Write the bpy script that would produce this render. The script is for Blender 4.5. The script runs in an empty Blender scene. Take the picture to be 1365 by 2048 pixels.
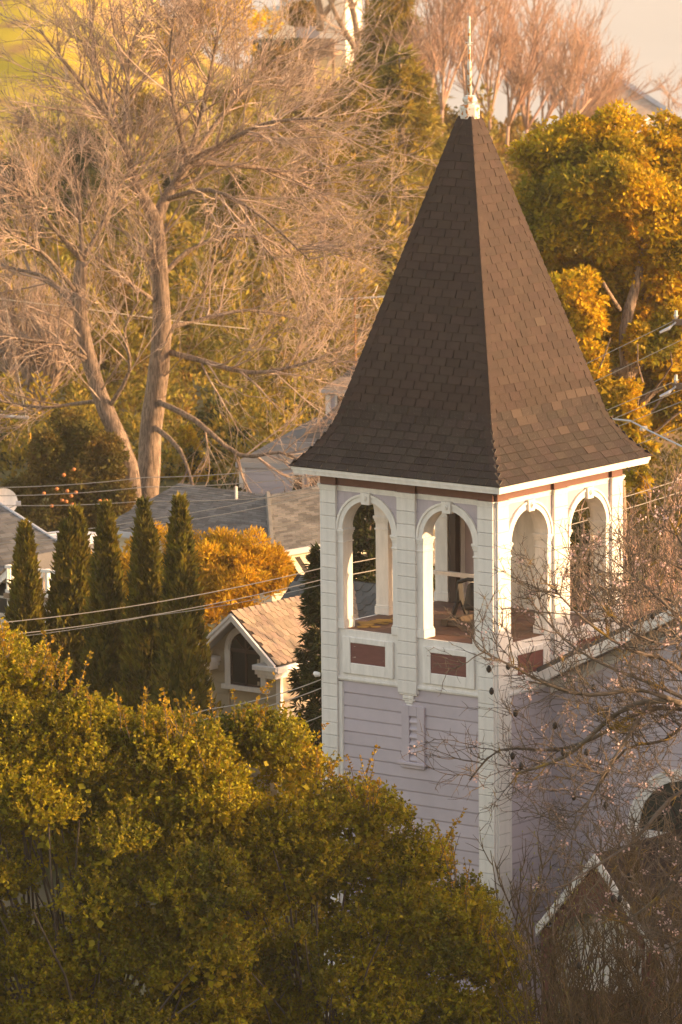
import bpy, math, random
import numpy as np
from mathutils import Matrix, Vector
random.seed(7); rng = np.random.default_rng(7)
S = bpy.context.scene
COL = S.collection
R = math.radians
# ------------------------------------------------------------------ camera, sky, sun, exposure
CZ, PIT, ROLL, FPX = 22.357, R(8.81), R(-0.508), 12000.0
_F = Vector((0, math.cos(PIT), -math.sin(PIT))); _R = Vector((1, 0, 0)); _U = Vector((0, math.sin(PIT), math.cos(PIT)))
_R2 = _R*math.cos(ROLL)+_U*math.sin(ROLL); _U2 = -_R*math.sin(ROLL)+_U*math.cos(ROLL)
cam = bpy.data.cameras.new('camera'); camo = bpy.data.objects.new('camera', cam); COL.objects.link(camo)
m = Matrix((( _R2.x, _U2.x, -_F.x, 0), (_R2.y, _U2.y, -_F.y, 0), (_R2.z, _U2.z, -_F.z, CZ), (0, 0, 0, 1)))
camo.matrix_world = m
cam.sensor_fit = 'VERTICAL'; cam.sensor_height = 36; cam.sensor_width = 24
cam.lens = FPX/2048*36; cam.clip_start = 1; cam.clip_end = 9000
cam.dof.use_dof = True; cam.dof.focus_distance = 88; cam.dof.aperture_fstop = 4.5
S.camera = camo
SUN_EL, SUN_AZ = R(12.5), R(-3.0)          # azimuth measured from +X towards +Y
sd = Vector((math.cos(SUN_EL)*math.cos(SUN_AZ), math.cos(SUN_EL)*math.sin(SUN_AZ), math.sin(SUN_EL)))
sun = bpy.data.lights.new('sun', 'SUN'); suno = bpy.data.objects.new('sun', sun); COL.objects.link(suno)
sun.energy = 2.8; sun.angle = R(0.6); sun.color = (1.0, 0.65, 0.33)
suno.rotation_euler = sd.to_track_quat('Z', 'Y').to_euler()
W_ = bpy.data.worlds.new('World'); S.world = W_; W_.use_nodes = True
nt = W_.node_tree; nt.nodes.clear()
sky = nt.nodes.new('ShaderNodeTexSky'); sky.sky_type = 'NISHITA'; sky.sun_disc = False
sky.sun_elevation = SUN_EL; sky.sun_rotation = R(90)-SUN_AZ; sky.dust_density = 1.5; sky.ozone_density = 0.6; sky.air_density = 1.0
bg = nt.nodes.new('ShaderNodeBackground'); bg.inputs[1].default_value = 0.15
tint = nt.nodes.new('ShaderNodeMix'); tint.data_type = 'RGBA'; tint.blend_type = 'MULTIPLY'; tint.inputs[0].default_value = 1
tint.inputs[7].default_value = (1.34, 1.00, 0.78, 1)
ow = nt.nodes.new('ShaderNodeOutputWorld')
nt.links.new(sky.outputs[0], tint.inputs[6]); nt.links.new(tint.outputs[2], bg.inputs[0]); nt.links.new(bg.outputs[0], ow.inputs[0])
vs = S.view_settings; vs.view_transform = 'Standard'; vs.look = 'None'; vs.gamma = 1; vs.exposure = 1.92; vs.use_curve_mapping = False
cy = S.cycles
cy.use_denoising = True
try: cy.denoiser = 'OPENIMAGEDENOISE'
except Exception: pass
cy.max_bounces = 6; cy.diffuse_bounces = 3; cy.transparent_max_bounces = 8; cy.volume_bounces = 0
cy.sample_clamp_indirect = 4

# ------------------------------------------------------------------ helpers
def P(px, py, d):
    """point of the place that the photograph shows at pixel (px,py), standing d metres out"""
    v = _F + _R2*((px-682.5)/FPX) - _U2*((py-1024)/FPX)
    t = d/v.y
    return Vector((v.x*t, d, CZ+v.z*t))

def tag(o, label=None, cat=None, group=None, kind=None):
    if label: o['label'] = label
    if cat: o['category'] = cat
    if group: o['group'] = group
    if kind: o['kind'] = kind
    return o

def empty(name, loc=(0, 0, 0), rz=0, label=None, cat=None, group=None):
    o = bpy.data.objects.new(name, None); COL.objects.link(o)
    o.location = loc; o.rotation_euler = (0, 0, rz); o.empty_display_size = .2
    return tag(o, label, cat, group)

def link(name, me, mat, parent=None, mtx=None):
    o = bpy.data.objects.new(name, me); COL.objects.link(o)
    if mat is not None and not me.materials: me.materials.append(mat)
    if parent is not None: o.parent = parent
    if mtx is not None: o.matrix_local = mtx
    return o

class MB:
    """collects shapes into one mesh"""
    def __init__(s): s.v = []; s.f = []
    def add(s, vs_, fs):
        b = len(s.v); s.v += [tuple(x) for x in vs_]; s.f += [tuple(b+i for i in f) for f in fs]; return s
    def box(s, a, b, M=None):
        (x0, y0, z0), (x1, y1, z1) = a, b
        c = [Vector(q) for q in ((x0,y0,z0),(x1,y0,z0),(x1,y1,z0),(x0,y1,z0),(x0,y0,z1),(x1,y0,z1),(x1,y1,z1),(x0,y1,z1))]
        if M is not None: c = [M @ q for q in c] if isinstance(M, Matrix) else [Vector(M(*q)) for q in c]
        return s.add(c, [(0,3,2,1),(4,5,6,7),(0,1,5,4),(1,2,6,5),(2,3,7,6),(3,0,4,7)])
    def tube(s, pts, rad, n=6, cap=True):
        pts = [Vector(p) for p in pts]; rings = []
        for i, p in enumerate(pts):
            t = (pts[min(i+1, len(pts)-1)]-pts[max(i-1, 0)]).normalized()
            a = Vector((1, 0, 0)) if abs(t.x) < .8 else Vector((0, 1, 0))
            u = t.cross(a).normalized(); w = t.cross(u)
            r = rad[i] if hasattr(rad, '__len__') else rad
            rings.append([p+(u*math.cos(2*math.pi*k/n)+w*math.sin(2*math.pi*k/n))*r for k in range(n)])
        b = [q for rg in rings for q in rg]; fs = []
        for i in range(len(pts)-1):
            for k in range(n):
                fs.append((i*n+k, i*n+(k+1) % n, (i+1)*n+(k+1) % n, (i+1)*n+k))
        if cap: fs += [tuple(range(n))[::-1], tuple(range((len(pts)-1)*n, len(pts)*n))]
        return s.add(b, fs)
    def poly(s, pts, d):
        """flat polygon pts extruded by vector d"""
        n = len(pts); d = Vector(d); a = [Vector(p) for p in pts]
        return s.add(a+[p+d for p in a], [tuple(range(n)), tuple(range(n, 2*n))[::-1]]+[(i, (i+1) % n, n+(i+1) % n, n+i) for i in range(n)])
    def mesh(s, name, smooth=False):
        me = bpy.data.meshes.new(name); me.from_pydata(s.v, [], s.f); me.update()
        import bmesh
        bm = bmesh.new(); bm.from_mesh(me); bmesh.ops.recalc_face_normals(bm, faces=bm.faces); bm.to_mesh(me); bm.free()
        if smooth: me.shade_smooth()
        return me
    def build(s, name, mat, parent=None, bevel=0, smooth=False):
        o = link(name, s.mesh(name, smooth), mat, parent)
        if bevel:
            b = o.modifiers.new('bevel', 'BEVEL'); b.width = bevel; b.segments = 1; b.limit_method = 'ANGLE'
        return o

def np_mesh(name, V, F):
    """V (n,3), F (m,k) numpy"""
    me = bpy.data.meshes.new(name); V = np.asarray(V, np.float32).reshape(-1, 3); F = np.asarray(F, np.int32)
    k = F.shape[1]
    me.vertices.add(len(V)); me.vertices.foreach_set('co', V.ravel())
    me.loops.add(F.size); me.loops.foreach_set('vertex_index', F.ravel())
    me.polygons.add(len(F)); me.polygons.foreach_set('loop_start', np.arange(0, F.size, k, dtype=np.int32))
    me.polygons.foreach_set('loop_total', np.full(len(F), k, np.int32))
    me.update(calc_edges=True)
    return me

# ---- materials
MATS = {}
def mat(name, col, rough=.7, var=.15, scale=3., col2=None, bump=0., bscale=30., rand=0., spec=.3, metal=0., trans=0., objspace=True, island=True, fleck=None, stretch=None, thr=(.35, .65)):
    if name in MATS: return MATS[name]
    m_ = bpy.data.materials.new(name); m_.use_nodes = True; n = m_.node_tree; L = n.links
    bs = n.nodes['Principled BSDF']; out = n.nodes['Material Output']
    bs.inputs['Roughness'].default_value = rough; bs.inputs['Specular IOR Level'].default_value = spec; bs.inputs['Metallic'].default_value = metal
    c1 = (*col, 1); c2 = (*(col2 or tuple(c*(1-var) for c in col)), 1)
    if objspace:
        tc = n.nodes.new('ShaderNodeTexCoord').outputs['Object']
    else:
        tc = n.nodes.new('ShaderNodeNewGeometry').outputs['Position']
    if stretch:
        mp = n.nodes.new('ShaderNodeMapping'); mp.inputs['Scale'].default_value = stretch; L.new(tc, mp.inputs[0]); tc = mp.outputs[0]
    no = n.nodes.new('ShaderNodeTexNoise'); no.inputs['Scale'].default_value = scale; no.inputs['Detail'].default_value = 6; no.inputs['Roughness'].default_value = .65
    L.new(tc, no.inputs['Vector'])
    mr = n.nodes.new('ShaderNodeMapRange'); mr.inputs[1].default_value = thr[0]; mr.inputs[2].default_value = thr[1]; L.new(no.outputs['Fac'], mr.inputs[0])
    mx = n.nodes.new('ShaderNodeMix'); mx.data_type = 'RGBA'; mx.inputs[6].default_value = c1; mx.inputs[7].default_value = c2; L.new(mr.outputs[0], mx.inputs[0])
    cur = mx.outputs[2]
    if rand:
        oi = n.nodes.new('ShaderNodeObjectInfo'); ge = n.nodes.new('ShaderNodeNewGeometry')
        ad = n.nodes.new('ShaderNodeMath'); ad.operation = 'ADD'; L.new(oi.outputs['Random'], ad.inputs[0]); L.new(ge.outputs['Random Per Island'], ad.inputs[1])
        fr = n.nodes.new('ShaderNodeMath'); fr.operation = 'FRACT'; L.new(ad.outputs[0], fr.inputs[0])
        hs = n.nodes.new('ShaderNodeHueSaturation'); L.new(cur, hs.inputs['Color'])
        v = n.nodes.new('ShaderNodeMapRange'); v.inputs[3].default_value = 1-rand; v.inputs[4].default_value = 1+rand; L.new(fr.outputs[0], v.inputs[0]); L.new(v.outputs[0], hs.inputs['Value'])
        f2 = n.nodes.new('ShaderNodeMath'); f2.operation = 'MULTIPLY_ADD'; f2.inputs[1].default_value = 7.13; f2.inputs[2].default_value = .3; L.new(fr.outputs[0], f2.inputs[0])
        f3 = n.nodes.new('ShaderNodeMath'); f3.operation = 'FRACT'; L.new(f2.outputs[0], f3.inputs[0])
        h = n.nodes.new('ShaderNodeMapRange'); h.inputs[3].default_value = .5-rand*.06; h.inputs[4].default_value = .5+rand*.05; L.new(f3.outputs[0], h.inputs[0]); L.new(h.outputs[0], hs.inputs['Hue'])
        cur = hs.outputs[0]
    if fleck:
        fc, fs, lo = fleck
        n2 = n.nodes.new('ShaderNodeTexNoise'); n2.inputs['Scale'].default_value = fs; n2.inputs['Detail'].default_value = 4; L.new(tc, n2.inputs['Vector'])
        m2 = n.nodes.new('ShaderNodeMapRange'); m2.inputs[1].default_value = lo; m2.inputs[2].default_value = lo+.04; L.new(n2.outputs['Fac'], m2.inputs[0])
        x2 = n.nodes.new('ShaderNodeMix'); x2.data_type = 'RGBA'; x2.inputs[7].default_value = (*fc, 1); L.new(m2.outputs[0], x2.inputs[0]); L.new(cur, x2.inputs[6]); cur = x2.outputs[2]
    L.new(cur, bs.inputs['Base Color'])
    if bump:
        nb = n.nodes.new('ShaderNodeTexNoise'); nb.inputs['Scale'].default_value = bscale; nb.inputs['Detail'].default_value = 4; L.new(tc, nb.inputs['Vector'])
        b = n.nodes.new('ShaderNodeBump'); b.inputs['Strength'].default_value = bump; b.inputs['Distance'].default_value = .02; L.new(nb.outputs['Fac'], b.inputs['Height']); L.new(b.outputs[0], bs.inputs['Normal'])
    if trans:
        tr = n.nodes.new('ShaderNodeBsdfTranslucent'); L.new(cur, tr.inputs['Color'])
        ms = n.nodes.new('ShaderNodeMixShader'); ms.inputs[0].default_value = trans; L.new(bs.outputs[0], ms.inputs[1]); L.new(tr.outputs[0], ms.inputs[2]); L.new(ms.outputs[0], out.inputs[0])
    MATS[name] = m_
    return m_

white = mat('white paint', (.81, .75, .685), .5, .17, 3, stretch=(3, 3, .8), bump=.2, bscale=18, fleck=((.35, .30, .25), 9, .74))
whiteb = mat('white painted block', (.81, .75, .685), .5, .17, 3, stretch=(3, 3, .8), rand=.05, bump=.2, bscale=18, fleck=((.38, .33, .27), 7, .74))
lilac = mat('lilac paint', (.49, .42, .45), .6, .12, 1.6, rand=.06, bump=.1, bscale=14, fleck=((.62, .56, .58), 6, .74))
maroon = mat('maroon paint', (.17, .062, .052), .55, .2, 5, fleck=((.42, .30, .25), 5, .68), stretch=(1, 1, 5))
brownp = mat('brown frieze paint', (.17, .075, .055), .6, .2, 4)
shing = mat('brown asphalt shingle', (.046, .028, .021), .85, .25, 4, rand=.15, bump=.5, bscale=90)
shing_low = mat('pale-flecked brown shingle', (.040, .027, .021), .85, .30, 5, rand=.32, bump=.5, bscale=90, fleck=((.30, .27, .23), 14, .68))  # lower courses: brown shingle with pale flecks scattered by noise
shing_new = mat('tan replacement shingle', (.064, .042, .031), .85, .2, 6, rand=.1, bump=.4, bscale=90)
joint = mat('shingle joint dark', (.03, .022, .018), .9, .2, 5)
floorm = mat('rusty deck board', (.17, .085, .05), .8, .4, 3, col2=(.10, .055, .04), rand=.15, bump=.4)
moss = mat('yellow moss', (.35, .20, .03), .9, .3, 6)
metalw = mat('weathered white metal', (.62, .57, .50), .6, .2, 8, fleck=((.40, .16, .04), 16, .54))
iron = mat('dark iron', (.035, .03, .027), .6, .3, 6)
glassd = mat('dark window glass', (.03, .035, .035), .08, .3, 2, spec=.8)
darkfr = mat('dark brown window frame', (.05, .03, .025), .5, .1, 4)
beige = mat('beige siding paint', (.44, .36, .25), .7, .1, 2, rand=.05)
scale_t = mat('tan scale shingle', (.31, .225, .155), .85, .15, 4, rand=.2, bump=.4, bscale=60)
scale_d = mat('grey scale shingle', (.10, .10, .09), .85, .2, 4, rand=.2, bump=.4, bscale=60)
roofg = mat('grey roof shingle', (.13, .122, .112), .88, .30, 2, rand=.34, bump=.4, bscale=40)
rooft = mat('tan roof shingle', (.36, .28, .21), .88, .2, 2, rand=.12)
lav = mat('pale lavender paint', (.50, .48, .54), .7, .1, 1, rand=.03)
cream = mat('cream stucco', (.62, .54, .42), .8, .1, 1)
greyt = mat('grey trim', (.42, .42, .44), .6, .1, 3)
wood = mat('weathered wood', (.28, .19, .12), .8, .3, 5, stretch=(1, 1, 6), rand=.12)
bark = mat('bark', (.30, .215, .155), .9, .45, 5, col2=(.10, .072, .055), bump=1., bscale=12, stretch=(5, 5, .6), thr=(.42, .60))
twig = mat('bare twig', (.43, .33, .26), .85, .4, 1.5, col2=(.22, .15, .11), rand=.2)
twigb = mat('blossom tree bark', (.18, .135, .10), .85, .4, 2.5, col2=(.07, .055, .04), rand=.2, fleck=((.26, .16, .025), 2.2, .62))
twigr = mat('pinkish bare stem', (.40, .25, .18), .85, .4, 1.5, col2=(.26, .17, .13), rand=.2)
wirem = mat('utility cable', (.42, .36, .29), .6, .1, 3)
polem = mat('creosoted pole wood', (.12, .085, .06), .85, .3, 3, stretch=(4, 4, .6))
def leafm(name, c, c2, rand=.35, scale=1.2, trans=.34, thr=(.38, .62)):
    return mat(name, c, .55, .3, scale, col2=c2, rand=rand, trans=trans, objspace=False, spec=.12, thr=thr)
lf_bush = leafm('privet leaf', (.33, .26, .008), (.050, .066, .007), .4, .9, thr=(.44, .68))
lf_shoot = leafm('young golden leaf', (.40, .23, .010), (.26, .17, .010), .3)
lf_gold = leafm('golden camphor leaf', (.56, .36, .008), (.19, .16, .010), .3, .45, thr=(.45, .60))
lf_mim = leafm('amber feathery leaf', (.64, .37, .012), (.34, .21, .012), .25)
lf_cyp = leafm('cypress spray', (.21, .165, .018), (.065, .066, .012), .35, 2.)
lf_con = leafm('cedar needle', (.34, .24, .03), (.15, .13, .02), .35, .5)
lf_pine = leafm('pine needle', (.07, .075, .025), (.04, .05, .02), .35, .5)
lf_dark = leafm('dark evergreen leaf', (.045, .055, .014), (.03, .035, .010), .35)
lf_citrus = leafm('dark citrus leaf', (.10, .095, .02), (.15, .10, .02), .35)
lf_shrub = leafm('ochre shrub leaf', (.22, .13, .02), (.12, .09, .02), .35)
petal = mat('pale pink petal', (.72, .50, .46), .6, .2, 3, trans=.3, rand=.1)
budm = mat('yellow green bud', (.35, .34, .06), .6, .2, 3, trans=.2)
podm = mat('black seed pod', (.018, .013, .011), .6, .2, 8)
grass = mat('hill grass', (.33, .26, .012), .95, .4, .35, col2=(.22, .13, .05), objspace=False, bump=.8, bscale=6, thr=(.48, .62))
soil = mat('bare soil and turf', (.11, .085, .045), .95, .4, .25, col2=(.10, .10, .02), objspace=False, bump=.8, bscale=4)

# ------------------------------------------------------------------ ground and water
def FD(d): return d if d < 165 else 165+(d-165)*1.75
def sm(t): t = np.clip(t, 0, 1); return t*t*(3-2*t)
def T(x, y):
    x = np.asarray(x, float); y = np.asarray(y, float)
    camhill = 20.6*(1-sm((y-3)/46))
    side = 18.3*sm((x-34)/20)*(1-sm((y-94)/10))  # unseen rise on the right, shaped to shade the lower tower and trees
    far = 1-sm((y-296)/110)
    w = 1-sm((x+14)/9)
    left = 8.0*sm((y-248)/44)*w + 4*sm((y-285)/60)*w
    low = -1.5*sm((y-180)/70)-3.4*sm((y-235)/65)*sm((x+1)/9)
    z = np.maximum(camhill, side)+left+low+.25*np.sin(x*.21+1)*np.sin(y*.13)*sm((y-150)/40)
    return (z+42)*far-42
def Tz(x, y): return float(T(x, y))
gx = np.unique(np.concatenate([np.linspace(-700, -40, 34), np.linspace(-40, 60, 81), np.linspace(60, 700, 33)]))
gy = np.unique(np.concatenate([np.linspace(-300, 0, 16), np.linspace(0, 420, 211), np.linspace(430, 560, 9)]))
GX, GY = np.meshgrid(gx, gy); GZ = T(GX, GY)
V = np.stack([GX, GY, GZ], -1).reshape(-1, 3); nx_ = len(gx); ny_ = len(gy)
ii, jj = np.meshgrid(np.arange(nx_-1), np.arange(ny_-1)); b0 = (jj*nx_+ii).ravel()
me = np_mesh('ground', V, np.stack([b0, b0+1, b0+1+nx_, b0+nx_], -1)); me.shade_smooth()
me.materials.append(soil); me.materials.append(grass)
fy = GY[:-1, :-1].ravel(); fx = GX[:-1, :-1].ravel()
me.polygons.foreach_set('material_index', ((fy > 185)).astype(np.int32))
g = link('ground', me, None); g['kind'] = 'structure'
wm = mat('bay water', (.30, .27, .25), .38, .1, .02, spec=.5, objspace=False, bump=.25, bscale=.6)
wb = MB(); wb.add([(-6000, 300, -28), (6000, 300, -28), (6000, 6900, -28), (-6000, 6900, -28)], [(0, 1, 2, 3)])
w_ = wb.build('water', wm); w_['kind'] = 'structure'

# ------------------------------------------------------------------ church
TA = R(52.28); TO = Vector((2.26, 86.74, 0)); W = 3.3
church = empty('church', TO, TA, 'lilac and white wooden church with a brown shingled bell tower and open arched belfry', 'church')
def face(k):
    if k == 0: return lambda u, w, z: (w, u, z)
    if k == 1: return lambda u, w, z: (u, w, z)
    if k == 2: return lambda u, w, z: (W-w, u, z)
    return lambda u, w, z: (u, W-w, z)
ZL = 6.10; BH = 0.196
core = MB()
core.box((.09, .09, 0), (W-.09, W-.09, 6.80))
core.build('tower_core', lilac, church)
def board_mesh(nm, L, h=BH, d=.03):
    b = MB()   # one lapped board: lower edge proud, chamfered top; local x along, y out (negative = outwards), z up
    pts = [(0, 0.0, 0), (0, -d, .006), (0, -d*.72, h-.022), (0, -.006, h-.008), (0, 0, h)]
    b.poly(pts, (L, 0, 0)); return b.mesh(nm)
def frame_M(k, u, w, z):
    """matrix putting local x along u, local -y outwards"""
    f = face(k); o = Vector(f(u, w, z)); ex = Vector(f(1, 0, 0))-Vector(f(0, 0, 0)); ey = Vector(f(0, 1, 0))-Vector(f(0, 0, 0))
    return Matrix(((ex.x, ey.x, 0, o.x), (ex.y, ey.y, 0, o.y), (0, 0, 1, o.z), (0, 0, 0, 1)))
# siding boards of the tower
bl = board_mesh('siding_board', 2.56); bl.materials.append(lilac)
bs1 = board_mesh('siding_board', .62); bs1.materials.append(lilac); bs2 = board_mesh('siding_board', 1.938); bs2.materials.append(lilac)
br = board_mesh('siding_board', 1.0); br.materials.append(lilac)
nb = int(ZL/BH)
for n in range(1, nb+1):
    z = ZL-n*BH
    if n == 5:
        link('siding_board', bs1, None, church, frame_M(0, .33+1.94, .085, z)); link('siding_board', bs2, None, church, frame_M(0, .33, .085, z))
    else: link('siding_board', bl, None, church, frame_M(0, .33, .085, z))
    link('siding_board', br, None, church, frame_M(1, .44, .085, z))
rest = MB()
for k in (2, 3):
    f = face(k)
    for n in range(1, nb+1): rest.box((.3, .06, ZL-n*BH+.006), (3.0, .10, ZL-(n-1)*BH), f)
rest.build('rear_siding', lilac, church)['kind'] = 'stuff'
# pilasters built of blocks
def block_mesh(w, h, d):
    b = MB(); c = .007
    x0, x1, z0, z1 = 0, w, .0025, h-.0025
    b.add([(x0, 0, z0), (x1, 0, z0), (x1, 0, z1), (x0, 0, z1), (x0, -d+c, z0), (x1, -d+c, z0), (x1, -d+c, z1), (x0, -d+c, z1),
           (x0+c*.3, -d, z0+c), (x1-c*.3, -d, z0+c), (x1-c*.3, -d, z1-c), (x0+c*.3, -d, z1-c)],
          [(0, 1, 5, 4), (1, 2, 6, 5), (2, 3, 7, 6), (3, 0, 4, 7), (4, 5, 9, 8), (5, 6, 10, 9), (6, 7, 11, 10), (7, 4, 8, 11), (8, 9, 10, 11), (3, 2, 1, 0)])
    me = b.mesh('pilaster_block'); me.materials.append(whiteb); return me
bmA = block_mesh(.28, BH, .085); bmM = block_mesh(.34, BH, .085)
nzt = 15
ztop = ZL+nzt*BH-.085     # about 8.955
def pilaster(k, u, me_, n0, n1):
    for n in range(n0, n1):
        link('pilaster_block', me_, None, church, frame_M(k, u, .085, 8.955-(n+1)*BH))
ntot = int(8.955/BH)
for k in (0, 1):
    pilaster(k, .055, bmA, 0, ntot); pilaster(k, 2.965, bmA, 0, ntot if k == 0 else 15); pilaster(k, 1.48, bmM, 0, 15)
rp = MB()
for k in (2, 3):
    f = face(k)
    for u, w_2 in ((.055, .28), (2.965, .28), (1.48, .34)): rp.box((u, 0, 0 if u != 1.48 else 6.0), (u+w_2, .09, 8.955), f)
rp.build('rear_pilasters', white, church)
# corner posts (recessed re-entrant strip) and moulded strips beside the pilasters
cp = MB()
for (a, b) in ((0, 0), (0, 1), (1, 0), (1, 1)):
    x0 = .03 if a == 0 else W-.14; y0 = .03 if b == 0 else W-.14
    cp.box((x0, y0, 0), (x0+.11, y0+.11, 8.955))
    xs = .018 if a == 0 else W-.034; ys = .018 if b == 0 else W-.034
cp.build('corner_post', white, church, bevel=.008)
st = MB()
f0, f1 = face(0), face(1)
st.box((2.893, .035, 0), (2.963, .09, 6.06), f0); st.box((2.883, .05, 0), (2.893, .09, 6.06), f0)
st.box((.337, .045, 0), (.44, .09, 6.06), f1)
st.build('edge_board', white, church, bevel=.006)
# belfry: floor, parapets, arches
dk = MB()
dk.box((.1, .1, 6.80), (W-.1, W-.1, 6.845)); dk.build('deck', iron, church)
bw = (W-.2)/16
for i in range(16):
    b = MB(); b.box((.1+i*bw, .1, 6.845), (.1+(i+1)*bw-.008, W-.1, 6.865+random.uniform(0, .006))); b.build('floor_board', floorm, church)
mo = MB(); 
for i in range(26):
    a = random.uniform(0, 6.28); rr = random.uniform(0, .42)
    cx_, cy_ = .75+rr*math.cos(a)*1.2, 2.75+rr*math.sin(a)*.7; q = random.uniform(.05, .13)
    mo.add([(cx_+q*math.cos(t*1.047)*random.uniform(.7, 1.2), cy_+q*math.sin(t*1.047)*random.uniform(.7, 1.2), 6.874+.0004*i) for t in range(6)], [tuple(range(6))])
mo.build('moss_patch', moss, church)
UC = (.90, 2.40); RI, RO = .462, .578; ZS = 8.37
def arc_pts(r, n, uc): return [(uc+r*math.cos(math.pi*i/n), ZS+r*math.sin(math.pi*i/n)) for i in range(n+1)]
for k in range(4):
    f = face(k)
    near = k in (0, 1)
    # parapet
    pb = MB(); pb.box((.10, .055, 6.13), (3.2, .30, 6.865), f)
    pb.build('parapet', white, church)
    if near:
        led = MB(); led.box((.33, .02, 6.105), (2.965, .10, 6.135), f); led.box((.33, .035, 6.085), (2.965, .10, 6.105), f); led.box((.33, .038, 6.135), (2.965, .06, 6.15), f)
        led.build('ledge_moulding', white, church, bevel=.004)
    for uc in UC:
        if near:
            # framed panel
            fr = MB(); a, b_, c, d_ = uc-.475, uc+.475, 6.20, 6.76
            pa, pb2, pc, pd = uc-.327, uc+.327, 6.367, 6.672
            fr.box((a, .022, c), (pa, .056, d_), f); fr.box((pb2, .022, c), (b_, .056, d_), f); fr.box((pa, .022, c), (pb2, .056, pc), f); fr.box((pa, .022, pd), (pb2, .056, d_), f)
            fr.build('panel_frame', white, church, bevel=.008)
            rp_ = MB(); rp_.box((pa, .036, pc), (pb2, .056, pd), f); rp_.build('maroon_panel', maroon, church)
        # arch ring with soffit
        n = 18; ring = MB()
        for (r0, r1, w0, w1) in ((RI, RO-.035, .028 if near else .03, .285), (RO-.035, RO, .012 if near else .03, .285)):
            A = arc_pts(r0, n, uc); B = arc_pts(r1, n, uc)
            v = [f(p[0], w0, p[1]) for p in A]+[f(p[0], w0, p[1]) for p in B]+[f(p[0], w1, p[1]) for p in A]+[f(p[0], w1, p[1]) for p in B]
            fs = []; N = n+1
            for i in range(n):
                fs += [(i, i+1, N+i+1, N+i), (2*N+i, 2*N+i+1, i+1, i), (2*N+i, 2*N+i+1, 3*N+i+1, 3*N+i), (N+i, N+i+1, 3*N+i+1, 3*N+i)]
            ring.add(v, fs)
        ring.build('arch_ring', white, church)
        # keystone with rosette
        if near:
            ks = MB(); ks.poly([Vector(f(uc-.075, -.012, ZS+.42)), Vector(f(uc+.075, -.012, ZS+.42)), Vector(f(uc+.088, -.012, ZS+.598)), Vector(f(uc-.088, -.012, ZS+.598))], Vector(f(0, .12, 0))-Vector(f(0, 0, 0)))
            kk = ks.build('keystone', white, church, bevel=.006)
            for rr, ww in ((.045, -.026), (.024, -.04)):
                ro = MB(); ro.tube([Vector(f(uc, -.01, ZS+.515)), Vector(f(uc, ww, ZS+.515))], [rr, rr*.8], 12)
                ro.build('rosette', white, kk, smooth=False)
        # spandrel (lilac) in front and white behind
        sp = MB(); spb = MB(); uL, uR = (.30, 1.50) if uc < 1.5 else (1.80, 3.0)
        for M_, w0, w1 in ((sp, .05, .075), (spb, .076, .284)):
            C = [(uc+RO*.99*math.cos(math.pi*i/n), ZS+RO*.99*math.sin(math.pi*i/n)) for i in range(n+1)]
            for i in range(n):
                (x0, z0), (x1, z1) = C[i], C[i+1]
                M_.poly([Vector(f(x0, w0, z0)), Vector(f(x0, w0, 9.0)), Vector(f(x1, w0, 9.0)), Vector(f(x1, w0, z1))], Vector(f(0, w1-w0, 0))-Vector(f(0, 0, 0)))
            for (x0, x1) in ((uL, uc-RO*.99), (uc+RO*.99, uR)):
                if x1 > x0+.002: M_.box((x0, w0, ZS), (x1, w1, 9.0), f)
        sp.build('spandrel_boarding', lilac, church); spb.build('inner_spandrel', white, church)
        if near:
            jl = MB()
            for zz in (8.56, 8.755, 8.94):
                hw = math.sqrt(max(RO**2-(zz-ZS)**2, 0)) if zz-ZS < RO else .09
                jl.box((uL, .043, zz), (uc-hw, .052, zz+.012), f); jl.box((uc+hw, .043, zz), (uR, .052, zz+.012), f)
            jl.build('lap_edge', lilac, church)['kind'] = 'stuff'
        # jambs, imposts, bases
        for sgn in (-1, 1):
            e0 = uc+sgn*RI; e1 = uc+sgn*(RI+.125)
            lo, hi = min(e0, e1), max(e0, e1)
            j = MB(); j.box((lo, .045, 6.865), (hi, .285, ZS), f)
            j.build('jamb', white, church, bevel=.005)
            im = MB(); ex = .028
            for z0, z1, o_ in ((8.335, 8.378, ex), (8.30, 8.335, ex*.6), (8.27, 8.30, .3*ex), (8.165, 8.19, ex*.5)):
                im.box((lo-(o_ if sgn > 0 else 0), .045-o_, z0), (hi+(o_ if sgn < 0 else 0), .285+o_, z1), f)
            im.build('impost', white, church, bevel=.005)
            ba = MB()
            ba.box((lo-(.02 if sgn > 0 else 0), .03, 6.868), (hi+(.02 if sgn < 0 else 0), .305, 6.99), f)
            ba.box((lo-(.01 if sgn > 0 else 0), .037, 6.99), (hi+(.01 if sgn < 0 else 0), .297, 7.015), f)
            ba.build('jamb_base', white, church, bevel=.006)
    # piers between the arches, entablature
    pi = MB(); pi.box((1.49, .085, 6.865), (1.81, .284, 9.0), f)
    for a, b_ in ((.09, .315), (2.985, 3.21)): pi.box((a, .09, 6.865), (b_, .284 if k in (0,2) else .2835, 9.0), f)
    pi.build('pier', white, church)
    fz = MB(); fz.box((.10, .05, 9.0), (3.2, .29, 9.24), f); fz.build('frieze', brownp, church)
    for u, w2 in ((.055, .28), (1.48, .34), (2.965, .28)):
        en = MB(); en.box((u, .004, 9.035), (u+w2, .052, 9.23), f); en.build('frieze_block', brownp, church, bevel=.004)
    cb = MB()
    for z0, z1, o_ in ((9.012, 9.035, .03), (8.985, 9.012, .018), (8.955, 8.985, .006)):
        cb.box((.10, .05-o_, z0), (3.2, .10, z1), f)
        for u, w2 in ((.055, .28), (1.48, .34), (2.965, .28)): cb.box((u-o_, -o_, z0), (u+w2+o_, .085, z1), f)
    cb.build('capital_moulding', white, church)
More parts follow.
